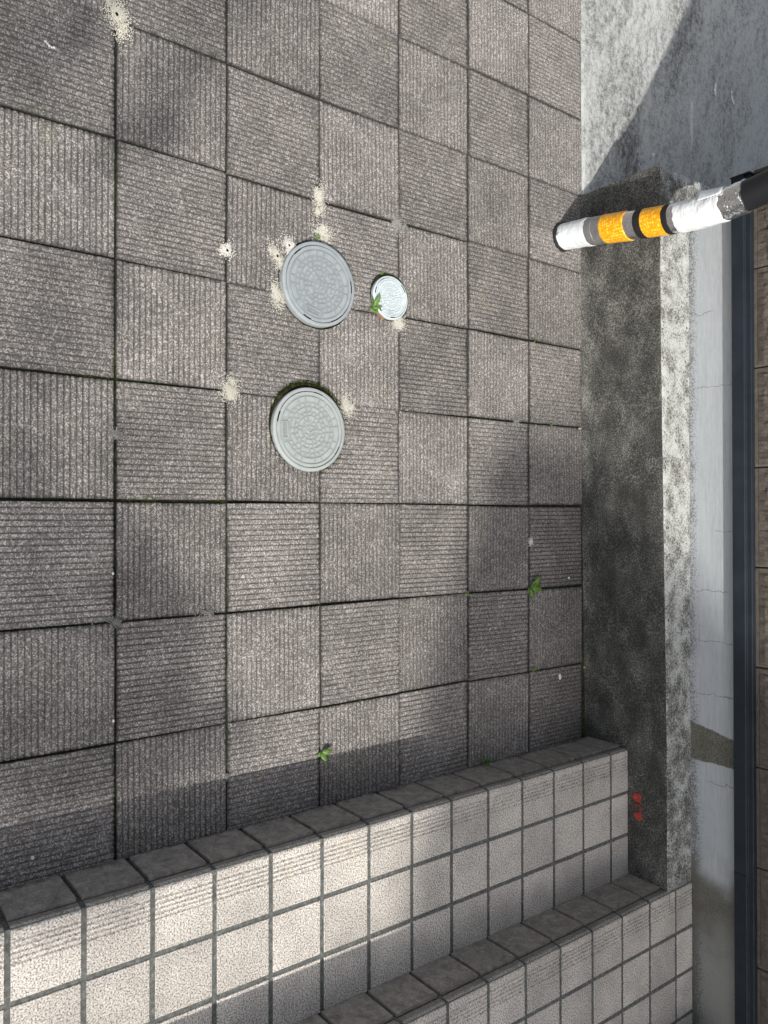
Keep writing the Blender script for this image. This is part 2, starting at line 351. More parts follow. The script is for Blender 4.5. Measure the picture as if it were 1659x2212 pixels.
def box(x0, x1, y0, y1, z0, z1):
    v = [(x, y, z) for z in (z0, z1) for y in (y0, y1) for x in (x0, x1)]
    f = [(0, 2, 3, 1), (4, 5, 7, 6), (0, 1, 5, 4), (2, 6, 7, 3), (0, 4, 6, 2), (1, 3, 7, 5)]
    return v, f
def join(parts):
    V, F = [], []
    for v, f in parts:
        b = len(V); V += list(v); F += [tuple(i + b for i in q) for q in f]
    return V, F
def lathe(prof, seg=72, z0=0.0):
    V, F = [], []
    for r, z in prof:
        for k in range(seg):
            a = 2 * math.pi * k / seg; V.append((r * math.cos(a), r * math.sin(a), z + z0))
    for i in range(len(prof) - 1):
        for k in range(seg):
            F.append((i * seg + k, i * seg + (k + 1) % seg, (i + 1) * seg + (k + 1) % seg, (i + 1) * seg + k))
    return V, F
def extrude_profile(prof, y0, y1, wob=None):
    n = len(prof)
    V = [(x, y0, z) for x, z in prof] + [(x, y1, z) for x, z in prof]
    F = [(i, i + n, (i + 1) % n + n, (i + 1) % n) for i in range(n)] + [tuple(range(n)), tuple(range(2 * n - 1, n - 1, -1))]
    return V, F
def nz(x, y=0.0, z=0.0): return noise.noise(Vector((x, y, z)))

# ------------------------------------------------------------------ ground and pavement
GX0, GY0, T = -0.0454, 0.6556, 0.3
v, f = box(-40, 40, -40, 40, -0.6, -0.05)
tag(link('ground', mesh('ground', v, f, 'soil')), kind='structure')
v = [(-9, -3, -0.009), (3.5, -3, -0.009), (3.5, 2.6, -0.009), (-9, 2.6, -0.009), (-9, -3, -0.05), (3.5, -3, -0.05), (3.5, 2.6, -0.05), (-9, 2.6, -0.05)]
pavement = link('pavement', mesh('pavement', v, [(0, 1, 2, 3), (7, 6, 5, 4), (0, 4, 5, 1), (1, 5, 6, 2), (2, 6, 7, 3), (3, 7, 4, 0)], 'soil'))
tag(pavement, kind='structure')

def slab_mesh(seed, depth, size=0.2962, ridges=20, stations=26):
    rnd = random.Random(seed); h = size / 2; p = size / ridges
    us = []
    for k in range(ridges):
        a = k * p - h
        g0 = 0.0009 if k else -1; g1 = 0.0009
        if k == 0: us += [(a, -0.0012), (a + 0.0012, -0.0001)]
        else: us += [(a + 0.0009, -depth), (a + 0.0026, -0.0004)]
        us += [(a + p * 0.5, 0.0)]
        if k == ridges - 1: us += [(a + p - 0.0012, -0.0001), (a + p, -0.0012)]
        else: us += [(a + p - 0.0026, -0.0004), (a + p - 0.0009, -depth)]
    n = len(us); V = []; F = []
    tilt = [rnd.uniform(-0.0005, 0.0005) for _ in range(ridges)]
    for s in range(stations):
        t = s / (stations - 1); y = -h + t * size
        edge = 0.0016 if s in (0, stations - 1) else 0.0
        for i, (u, z) in enumerate(us):
            k = i // 5
            dx = 0.0007 * nz(k * 3.1 + seed, y * 55, i % 5) + tilt[k] * (t - 0.5)
            dz = 0.0006 * nz(u * 90 + seed * 2, y * 90, 4.0)
            chip = lambda c: 0.0016 * abs(nz(y * 40 + seed, c)) + 0.006 * max(0.0, nz(y * 16 + seed * 3, c + 2) - 0.32)
            if i == 0: dx = chip(1.3)
            if i == n - 1: dx = -chip(7.3)
            yy = y
            if s == 0: yy += 0.0004 + 0.002 * abs(nz(u * 55, seed, 2.2)) + (0.0012 if z < -0.001 else 0)
            if s == stations - 1: yy -= 0.0004 + 0.002 * abs(nz(u * 55, seed, 9.2)) + (0.0012 if z < -0.001 else 0)
            V.append((u + dx, yy, z - edge * 0.6 + (dz if 0 < i < n - 1 else 0)))
    for s in range(stations - 1):
        for i in range(n - 1): F.append((s * n + i, s * n + i + 1, (s + 1) * n + i + 1, (s + 1) * n + i))
    loop = [i for i in range(n)] + [s * n + n - 1 for s in range(1, stations)] + [(stations - 1) * n + i for i in range(n - 2, -1, -1)] + [s * n for s in range(stations - 2, 0, -1)]
    b = len(V)
    for i in loop: V.append((V[i][0], V[i][1], -0.035))
    L = len(loop)
    for i in range(L): F.append((loop[(i + 1) % L], loop[i], b + i, b + (i + 1) % L))
    F.append(tuple(range(b + L - 1, b - 1, -1)))
    return mesh('paving_slab', V, F, 'slab')
slab_var = [slab_mesh(k, d) for k, d in enumerate((0.0021, 0.0017, 0.0019, 0.0023, 0.0014, 0.0018))]
slab_worn = [slab_mesh(40 + k, 0.0011) for k in range(2)]

OFF = {(-1,-4):(-5.6,-3.4,0),(-1,-3):(-3.9,-3.1,0),(-1,-2):(-3.6,-2.5,0),(-1,-1):(-1.6,-3.5,0),(-1,0):(1.4,-2.8,0),(-1,1):(2,-0.6,0),(-1,2):(3.1,0.0,0),(0,-5):(-.9,-.1,0),(0,-4):(-1,-.8,-.5),(0,-3):(-1.4,-.9,-.5),(0,-2):(-3.3,-.4,-.11),(0,-1):(-2.5,.1,.32),(0,0):(1.7,.5,-.12),(0,1):(1.8,1,.06),(0,2):(.3,1.5,.5),(1,-5):(1.2,.9,-.41),(1,-4):(4.1,1,-.6),(1,-3):(5.2,1.2,-.6),(1,-2):(1.3,1.3,-.6),(1,-1):(-1.7,1.4,-.5),(1,0):(-.5,1.6,.6),(1,1):(.9,1.7,.28),(1,2):(-.6,1.8,-.5),(2,-6):(7.8,-2.4,0),(2,-5):(2.8,-1.1,.11),(2,-4):(3,-.5,.6),(2,-3):(7.7,-.7,.5),(2,-2):(5.4,-.9,.07),(2,-1):(-.9,-1,.29),(2,0):(-2.8,1.4,-.12),(2,1):(-.8,1.6,.36),(2,2):(.6,-.4,.28),(3,-6):(5.1,-1,.5),(3,-5):(2.3,-1.3,.09),(3,-4):(-1,-1.8,.07),(3,-3):(.5,-2.3,.7),(3,-2):(.5,-2.8,.7),(3,-1):(-1.2,-3.4,-.16),(3,0):(-1.8,-3.9,-.25),(3,1):(-2.7,-4.4,.38),(3,2):(-2.6,-4.6,.34),(4,-7):(-3.1,3,0),(4,-6):(-1.8,3,.5),(4,-5):(.3,2.7,.5),(4,-4):(-2.7,1.8,.5),(4,-3):(-6.2,1,.42),(4,-2):(-3.5,.1,-.28),(4,-1):(-1.1,-.7,.11),(4,0):(.4,-1.6,-.5),(4,1):(.8,-2.4,-.7),(4,2):(.2,-2.9,-.6),(5,-7):(-3.1,4,0),(5,-6):(-3.9,4,0),(5,-5):(-1.6,4,0),(5,-4):(-4.1,4,0),(5,-3):(-7.3,3.3,0),(5,-2):(-5.1,2.4,.6),(5,-1):(-4.4,1.6,.6),(5,0):(.9,.4,.39),(5,1):(4.5,-.8,-.21),(5,2):(3,-1.4,-.3)}
HOLES = [(-0.688, 1.246, 0.130), (-0.270, 1.213, 0.130), (-0.699, 1.516, 0.077)]
cutters = []
for hx, hy, hr in HOLES:
    prof = []
    V, F = [], []
    n = 40
    for z in (-0.06, 0.03):
        for k in range(n):
            a = 2 * math.pi * k / n; rr = hr * (1 + 0.025 * nz(math.cos(a) * 3 + hx * 9, math.sin(a) * 3, hy))
            V.append((hx + rr * math.cos(a), hy + rr * math.sin(a), z))
    F = [(k, (k + 1) % n, (k + 1) % n + n, k + n) for k in range(n)] + [tuple(range(n - 1, -1, -1)), tuple(range(n, 2 * n))]
    cutters.append(link('cutter', mesh('cutter', V, F, 'slab')))

def bake_cut(o, cutter):
    md = o.modifiers.new('b', 'BOOLEAN'); md.operation = 'DIFFERENCE'; md.solver = 'EXACT'; md.object = cutter
    bpy.context.view_layer.update()
    me = bpy.data.meshes.new_from_object(o.evaluated_get(bpy.context.evaluated_depsgraph_get()))
    o.modifiers.clear(); o.data = me

slab_rnd = random.Random(3)
for i in range(-3, 6):
    for j in range(-11, 3):
        dx, dy, rr = OFF.get((i, j), (slab_rnd.uniform(-2, 2), 0, slab_rnd.uniform(-.3, .3)))
        cx = GX0 + (j + 0.5) * T + dx / 1000; cy = GY0 + (i + 0.5) * T + dy / 1000
        rot = (0 if (i + j) % 2 else math.pi / 2) + slab_rnd.choice((0, math.pi)) + R_(rr)
        worn = (i == 5 and j in (-4, -3, -2, 1))
        me = slab_worn[slab_rnd.randrange(2)] if worn else slab_var[slab_rnd.randrange(6)]
        pieces = [None]
        if (i, j) == (5, -4): pieces = [-1, 1]        # the slab cut in two where the pole stands
        for pc in pieces:
            mm = me
            if pc is not None:
                bm = bmesh.new(); bm.from_mesh(me); bm.transform(Matrix.Rotation(rot, 4, 'Z'))
                bmesh.ops.bisect_plane(bm, geom=bm.verts[:] + bm.edges[:] + bm.faces[:], plane_co=(0.022 + 0.0012 * pc, 0, 0), plane_no=(pc, 0.0, 0), clear_inner=True)
                bmesh.ops.holes_fill(bm, edges=[e for e in bm.edges if e.is_boundary])
                mm = bpy.data.meshes.new('paving_slab'); bm.to_mesh(mm); bm.free(); mm.materials.append(M['slab'])
            o = link('paving_slab', mm, pavement, (cx, cy, slab_rnd.uniform(-0.0012, 0.0012)), 0 if pc else rot)
            for (hx, hy, hr), ct in zip(HOLES, cutters):
                if abs(cx - hx) < hr + 0.15 and abs(cy - hy) < hr + 0.15: bake_cut(o, ct)
for c in cutters:
    me = c.data; bpy.data.objects.remove(c); bpy.data.meshes.remove(me)

# concrete apron beyond the paving
def apron():
    nx, ny = 60, 60; V, F = [], []
    x0, x1, y0, y1 = -9.0, -1.2, 2.466, 9.0
    for b in range(ny + 1):
        for a in range(nx + 1):
            x = x0 + (x1 - x0) * (a / nx) ** 0.6; y = y0 + (y1 - y0) * (b / ny) ** 1.8
            z = 0.003 + 0.003 * nz(x * 4, y * 4)
            if b == 0: y += 0.003 * nz(x * 9, 3)
            V.append((x, y, z))
    for b in range(ny):
        for a in range(nx): q = b * (nx + 1) + a; F.append((q, q + 1, q + nx + 2, q + nx + 1))
    k = len(V)
    for a in range(nx + 1): V.append((V[a][0], V[a][1], -0.05))
    for a in range(nx): F.append((a, k + a, k + a + 1, a + 1))
    return mesh('concrete_apron', V, F, 'apron', True)
tag(link('concrete_apron', apron()), kind='structure')

# ------------------------------------------------------------------ staircase
stairs = tag(empty('staircase', (0.855, 0.6, 0)), 'tan speckled tile staircase with grooved nosings rising beside the ribbed paving', 'stairs')
SO = Vector((0.855, 0.6, 0))
PITCH = 0.1555; GAP = 0.0125
def nosing_prof():
    p = [(-0.0025, -0.030), (-0.0025, -0.012)]
    for a in range(1, 6):
        t = math.pi / 2 * a / 6; p.append((-0.0025 + 0.012 * (1 - math.cos(t)), -0.012 + 0.012 * math.sin(t)))
    p.append((0.0095, 0.0))
    for g in (0.026, 0.0375, 0.049, 0.0605, 0.072):
        p += [(g - 0.0045, 0.0), (g - 0.0014, -0.0018), (g + 0.0014, -0.0018), (g + 0.0045, 0.0)]
    p += [(0.149, 0.0), (0.1502, -0.0012), (0.1502, -0.012), (0.012, -0.012), (0.012, -0.030)]
    return p
def tile_box(sx, sy, th, bev=0.0013):
    V = []
    for z, b in ((-th, 0), (-bev, 0), (0, bev)):
        V += [(b, b, z), (sx - b, b, z), (sx - b, sy - b, z), (b, sy - b, z)]
    F = [(3, 2, 1, 0)]
    for l in (0, 4):
        for k in range(4): F.append((l + k, l + (k + 1) % 4, l + 4 + (k + 1) % 4, l + 4 + k))
    F.append((8, 9, 10, 11)); return V, F
_cache = {}
def cached(key, fn):
    if key not in _cache: _cache[key] = fn()
    return _cache[key]
def nosing_mesh(w):
    V, F = extrude_profile(nosing_prof(), 0, w)
    return mesh('nosing_tile', V, F, 'tile')
def tread_mesh(d, w):
    V, F = tile_box(d, w, 0.012); return mesh('tread_tile', V, F, 'tile')
def riser_mesh(w, h):
    V, F = tile_box(h, w, 0.01)      # local x -> up, normal -> -X
    V = [(-z, y, x) for x, y, z in V]
    V = [(-vz_, vy_, vx_) for vz_, vy_, vx_ in [(-a, b, c) for a, b, c in V]]
    V = [(-x, y, z) for x, y, z in V]
    return mesh('riser_tile', V, [tuple(reversed(q)) for q in F], 'riser')
t_rnd = random.Random(11)
def make_step(x0, z0, z1, ymin, ymax, phase, depth, xend):
    v, f = box(x0 + 0.0005, xend, ymin, ymax - 0.0015, max(z0 - 0.06, -0.048), z1 - 0.0022)
    st = link('step', mesh('step', [Vector(p) - SO for p in v], f, 'grout'), stairs)
    joints = [phase + k * 0.1550 for k in range(-40, 40)]
    js = [ymin - GAP] + [j for j in joints if ymin + 0.03 < j < ymax - 0.02] + [ymax + GAP * 0.4]
    rise = z1 - z0
    for a, b in zip(js, js[1:]):
        y0 = a + GAP / 2; y1 = b - GAP / 2; w = round(y1 - y0, 4)
        def put(nm, me, x, y, z):
            o = link(nm, me, st, Vector((x, y, z)) - SO); o.location += Vector((t_rnd.uniform(-.0004, .0004), t_rnd.uniform(-.0004, .0004), t_rnd.uniform(-.0003, .0004)))
        put('nosing_tile', cached(('n', w), lambda: nosing_mesh(w)), x0, y0, z1)
        for k in range(1, 4):
            d0 = k * PITCH + GAP / 2; d1 = min((k + 1) * PITCH - GAP / 2, depth)
            if d1 > d0 + 0.02: put('tread_tile', cached(('t', round(d1 - d0, 4), w), lambda: tread_mesh(d1 - d0, w)), x0 + d0, y0, z1)
        hh = round(rise - 0.030 - 0.0075, 4)
        put('riser_tile', cached(('r', w, hh), lambda: riser_mesh(w, hh)), x0, y0, z0 + 0.001)
    return st
make_step(0.855, 0.0, 0.182, -0.9, 2.4868, 1.302, 0.47, 1.322)
make_step(1.3215, 0.182, 0.35, -0.9, 2.6335, 1.755, 0.53, 1.852)
make_step(1.85, 0.35, 0.52, -0.9, 2.6335, 1.755, 0.47, 3.4)
v, f = box(2.265, 3.4, -0.9, 2.63, 0.505, 0.5195)
link('landing', mesh('landing', [Vector(p) - SO for p in v], f, 'tile'), stairs)
# hairline crack in a nosing tile beside the wall
cv = []; cf = []
cx, cy = 1.323, 2.487
pts = [(1.3225, 2.4865), (1.335, 2.490), (1.345, 2.487), (1.358, 2.493), (1.372, 2.491), (1.385, 2.495)]
for k, (x, y) in enumerate(pts):
    wd = 0.0011 * (1 - k / len(pts)) + 0.0003
    cv += [(x, y - wd, 0.3507), (x, y + wd, 0.3507)]
for k in range(len(pts) - 1): cf.append((2 * k, 2 * k + 2, 2 * k + 3, 2 * k + 1))
link('crack', mesh('crack', [Vector(p) - SO for p in cv], cf, 'black'), stairs)

# ------------------------------------------------------------------ building with the footing ledge
BO = Vector((-1.255, 2.461, 0))
bld = tag(empty('building', BO), 'brown sided building on a pale plinth and dark stained concrete footing', 'building')
def footing():
    X0, X1, ZT = -1.255, 1.3215, 0.345
    fy = lambda x: 2.4595 + 0.027 * max(0.0, min(1.0, (x + 0.7) / 1.5))
    prof = [('f', z) for z in (-0.05, 0.0, 0.02, 0.05, 0.09, 0.13, 0.17, 0.21, 0.25, 0.29, 0.32, 0.336)] + [('e', 0)] + [('t', d) for d in (0.008, 0.03, 0.06, 0.09, 0.12, 0.15, 0.18, 0.3, 0.8, 2.5)]
    n = len(prof); nx = 200; V = []; F = []; MI = []
    for a in range(nx + 1):
        x = X0 + (X1 - X0) * a / nx; y0 = fy(x)
        endr = max(0.0, 1 - (x - X0) / 0.03)
        for kind, q in prof:
            e = 0.0025 * nz(x * 14, q * 14, 1) + 0.001 * nz(x * 60, q * 60, 2)
            if kind == 'f':
                toe = 0.006 * max(0, 1 - q / 0.03) if q >= 0 else 0.006
                V.append((x, y0 + e - toe, q - (0.006 * endr if q > 0.3 else 0)))
            elif kind == 'e':
                chip = 0.004 + 0.005 * max(0, nz(x * 22, 5.5)) + 0.01 * endr
                V.append((x, y0 + chip * 0.5 + e * 0.5, ZT - chip * 0.55))
            else:
                V.append((x, y0 + q, ZT + e * 0.6 - 0.014 * endr * (1 if q < 0.1 else 0.4)))
    for a in range(nx):
        for i in range(n - 1):
            F.append((a * n + i, (a + 1) * n + i, (a + 1) * n + i + 1, a * n + i + 1)); MI.append(0 if i < 12 else 1)
    b0 = len(V)
    for a in (0, nx): V.append((V[a * n][0], 5.0, -0.05))
    F.append(tuple(list(range(n)) + [b0])[::-1] if False else tuple(reversed(list(range(n)) + [b0]))); MI.append(0)
    F.append(tuple(nx * n + i for i in range(n)) + (b0 + 1,)); MI.append(0)
    return mesh('footing', [Vector(p) - BO for p in V], F, ('dark', 'bloom'), True, MI)
ft = link('footing', footing(), bld)
md = ft.modifiers.new('edge', 'EDGE_SPLIT'); md.split_angle = R_(42)
v, f = box(-1.10, 6.0, 2.635, 5.0, 0.30, 0.545)
link('plinth_wall', mesh('plinth_wall', [Vector(p) - BO for p in v], f, 'paint'), bld)
fl = [(2.64, 0.527), (2.602, 0.527), (2.600, 0.529), (2.600, 0.570), (2.602, 0.5725), (2.6085, 0.5735), (2.6095, 0.575), (2.6095, 0.590), (2.611, 0.592), (2.645, 0.5945)]
n = len(fl); x0, x1 = -1.175, 6.0
V = [(x0, y, z) for y, z in fl] + [(x1, y, z) for y, z in fl]
F = [(i, i + n, (i + 1) % n + n, (i + 1) % n) for i in range(n)] + [tuple(range(n)), tuple(range(2 * n - 1, n - 1, -1))]
flash = link('flashing', mesh('flashing', [Vector(p) - BO for p in V], F, 'navy'), bld)
v, f = box(-1.178, -1.172, 2.598, 2.652, 0.5265, 0.5955)
link('end_cap', mesh('end_cap', [Vector(p) - BO for p in v], f, 'pole'), flash)
v, f = box(1.212, 1.2135, 2.5985, 2.60, 0.5265, 0.5735)
link('joint_line', mesh('joint_line', [Vector(p) - BO for p in v], f, 'black'), flash)
v, f = box(-1.16, 6.0, 2.648, 5.0, 0.546, 0.60)
link('wall_core', mesh('wall_core', [Vector(p) - BO for p in v], f, 'black'), bld)
v, f = join([box(-1.172, -1.13, 2.618, 2.66, 0.5965, 3.0)])
link('corner_trim', mesh('corner_trim', [Vector(p) - BO for p in v], f, 'navy'), bld)
def panel(seed):
    W, H = 0.3352, 0.30; nx, ny = 40, 34; V = []; F = []
    for b in range(ny + 1):
        for a in range(nx + 1):
            x = W * a / nx; z = H * b / ny
            if a == 1: x = 0.0025
            if b == 1: z = 0.0095
            if b == 2: z = 0.0108
            if b == 3: z = 0.0125
            e = 0.0
            inside = 2 < a < nx - 1 and b > 3
            if inside: e = -0.0035 + 0.006 * nz(x * 38 + seed * 5, z * 38, seed) + 0.0035 * nz(x * 95, z * 95, seed + 3)
            if b == 2: e = 0.0035
            if a in (0, nx): e = 0.003
            V.append((x, e, z))
    for b in range(ny):
        for a in range(nx): q = b * (nx + 1) + a; F.append((q, q + 1, q + nx + 2, q + nx + 1))
    k = len(V); V += [(0, 0.022, 0), (W, 0.022, 0), (W, 0.022, H), (0, 0.022, H)]
    F += [tuple([k, k + 1] + list(range(nx, -1, -1))), (k + 3, k + 2, k + 1, k), tuple([k + 2, k + 3] + list(range(ny * (nx + 1), (ny + 1) * (nx + 1)))),
          tuple([k + 1, k + 2] + [b * (nx + 1) + nx for b in range(ny, -1, -1)]), tuple([k + 3, k] + [b * (nx + 1) for b in range(0, ny + 1)])]
    return mesh('siding_panel', V, F, 'siding')
pm = [panel(k) for k in range(3)]
v, f = box(-1.128, 6.0, 2.648, 5.0, 0.899, 3.0)
sw = link('siding_wall', mesh('siding_wall', [Vector(p) - BO for p in v], f, 'siding'), bld)
for k in range(-1, 11):
    link('siding_panel', pm[k % 3], sw, Vector((-0.8506 + 0.3387 * k + 0.0018, 2.626, 0.594)) - BO)
v, f = box(-1.45, 6.2, 2.40, 5.3, 3.0, 3.16)
link('roof', mesh('roof', [Vector(p) - BO for p in v], f, 'hroof'), bld)

# ------------------------------------------------------------------ taped pole
PX, PY = -1.066, 2.3416
pole = tag(empty('post', (PX, PY, 0)), 'leaning black post patched with white, silver and orange reflective tape', 'post')
AX = [(0, -1.067), (0.15, -1.047), (0.217, -1.036), (0.308, -1.02), (0.357, -1.0115), (0.46, -0.995), (0.506, -0.988), (0.587, -0.9825), (0.655, -0.981), (0.70, -0.9845), (0.77, -0.993), (1.2, -1.05), (2.3, -1.2)]
def axis(z):
    for (za, xa), (zb, xb) in zip(AX, AX[1:]):
        if z <= zb: t = (z - za) / (zb - za); return xa + (xb - xa) * t - PX
    return AX[-1][1] - PX
def axis_s(z): return sum(axis(max(0, z + d)) for d in (-0.05, -0.025, 0, 0.025, 0.05)) / 5
def sleeve(name, z0, z1, r, mat, nr=48, seg=96, wr=0.0, freq=30.0, seed=0, ragged=0.0, spiral=0.0, crump=0.0, r1=None):
    V, F = [], []
    for i in range(nr + 1):
        t = i / nr
        for k in range(seg):
            a = 2 * math.pi * k / seg; ca, sa = math.cos(a), math.sin(a)
            z = z0 + (z1 - z0) * t
            if ragged:
                if t > 0.5: z += ragged * nz(ca * 2.2 + seed, sa * 2.2, 5) * (t - 0.5) * 2
                else: z += ragged * nz(ca * 2.2 + seed, sa * 2.2, 9) * (0.5 - t) * 2
            rr = r + ((r1 or r) - r) * t
            if wr:
                zz = z + spiral * a
                rr += wr * (nz(ca * 1.2 + seed, sa * 1.2, zz * freq) + 0.5 * nz(ca * 3 + seed, sa * 3, zz * freq * 2.3))
            if crump:
                rr += crump * (abs(nz(ca * 5 + seed, sa * 5, z * 60)) + 0.7 * abs(nz(ca * 11, sa * 11 + seed, z * 130)) - 0.4)
            if i in (0, nr): rr -= 0.0006
            V.append((axis_s(z) + rr * ca, rr * sa, z))
    for i in range(nr):
        for k in range(seg): F.append((i * seg + k, i * seg + (k + 1) % seg, (i + 1) * seg + (k + 1) % seg, (i + 1) * seg + k))
    for ring in (0, nr): F.append(tuple(range(ring * seg + seg - 1, ring * seg - 1, -1)) if ring == 0 else tuple(range(ring * seg, ring * seg + seg)))
    o = link(name, mesh(name, V, F, mat, True), pole)
    md = o.modifiers.new('edge', 'EDGE_SPLIT'); md.split_angle = R_(60)
    return o
sleeve('shaft', -0.02, 2.3, 0.0465, 'pole', 60)
V, F = lathe([(0.046, -0.01), (0.0545, -0.01), (0.0545, 0.009), (0.052, 0.012), (0.046, 0.012)], 64)
link('base_ring', mesh('base_ring', V, F, 'rubber', True), pole)
sleeve('white_tape', 0.013, 0.137, 0.0487, 'white', 90, wr=0.0016, freq=34, seed=2, ragged=0.005, spiral=0.004, r1=0.0512)
sleeve('silver_tape', 0.13, 0.215, 0.0498, 'silver', 24, wr=0.0003, seed=3)
V, F = [], []
sleeve('silver_tape', 0.166, 0.168, 0.0506, 'silver', 2)
sleeve('orange_reflector', 0.205, 0.302, 0.0517, 'orange', 24, wr=0.0004, freq=14, seed=4, ragged=0.004)
sleeve('foil_wrap', 0.29, 0.35, 0.0487, 'foil', 30, crump=0.0009, seed=6)
sleeve('black_band', 0.344, 0.372, 0.0497, 'rubber', 6)
sleeve('orange_reflector', 0.369, 0.458, 0.0491, 'orange', 20, wr=0.0002, seed=8)
sleeve('black_band', 0.453, 0.474, 0.0497, 'rubber', 6, ragged=0.002, seed=3)
sleeve('foil_wrap', 0.468, 0.53, 0.0482, 'foil', 30, crump=0.001, seed=9)
wt = sleeve('white_tape', 0.497, 0.652, 0.0497, 'white', 110, wr=0.0026, freq=24, seed=11, ragged=0.009, spiral=0.006, r1=0.0512)
sleeve('foil_wrap', 0.63, 0.725, 0.0492, 'foil', 60, crump=0.0028, seed=13, ragged=0.008, r1=0.0502)
V, F = [], []
for zz in (0.56, 2.3):
    for (x, y) in ((-0.985, 2.375), (-1.098, 2.632), (-1.106, 2.629), (-0.993, 2.372)): V.append((x - PX + (axis(zz) + PX + 0.985) * (1 if y < 2.5 else 0), y - PY, zz))
link('shade_panel', mesh('shade_panel', V, [(0, 1, 2, 3), (7, 6, 5, 4), (0, 4, 5, 1), (1, 5, 6, 2), (2, 6, 7, 3), (3, 7, 4, 0)], 'pole'), pole)  # panel hidden behind the post, added to close the shadow on the apron
# loose flap of tape standing off the wrap on the side of the driveway
V = []; F = []
for i in range(9):
    for k in range(7):
        t = i / 8; s = k / 6
        a = R_(200 + 48 * s); rr = 0.0535 + 0.011 * (1 - t) * (1 - s) ** 1.5 + 0.001
        z = 0.575 + 0.085 * t + 0.006 * s
        V.append((axis_s(z) + rr * math.cos(a), rr * math.sin(a), z))
for i in range(8):
    for k in range(6): q = i * 7 + k; F.append((q, q + 1, q + 8, q + 7))
fo = link('tape_flap', mesh('tape_flap', V, F, 'white', True), pole)
md = fo.modifiers.new('th', 'SOLIDIFY'); md.thickness = 0.0012

# ------------------------------------------------------------------ drain covers
def arc_seg(r0, r1, a0, a1, zb, zt, n=None):
    n = n or max(2, int((a1 - a0) / R_(7)))
    V, F = [], []; b = 0.0006
    for i in range(n + 1):
        a = a0 + (a1 - a0) * i / n; c, s = math.cos(a), math.sin(a)
        sh = 0.0
        V += [(r0 * c, r0 * s, zb), (r1 * c, r1 * s, zb), ((r0 + b) * c, (r0 + b) * s, zt), ((r1 - b) * c, (r1 - b) * s, zt)]
    for i in range(n):
        p = i * 4; q = p + 4
        F += [(p + 2, p + 3, q + 3, q + 2), (p + 1, q + 1, q + 3, p + 3), (p, p + 2, q + 2, q)]
    F += [(0, 1, 3, 2), (n * 4, n * 4 + 2, n * 4 + 3, n * 4 + 1)]
    return V, F
def stud(x, y, r, zb, zt, n=10):
    V = [(x + r * math.cos(2 * math.pi * k / n), y + r * math.sin(2 * math.pi * k / n), zb) for k in range(n)]
    V += [(x + (r - .0006) * math.cos(2 * math.pi * k / n), y + (r - .0006) * math.sin(2 * math.pi * k / n), zt) for k in range(n)]
    return V, [(k, (k + 1) % n, (k + 1) % n + n, k + n) for k in range(n)] + [tuple(range(n, 2 * n))]
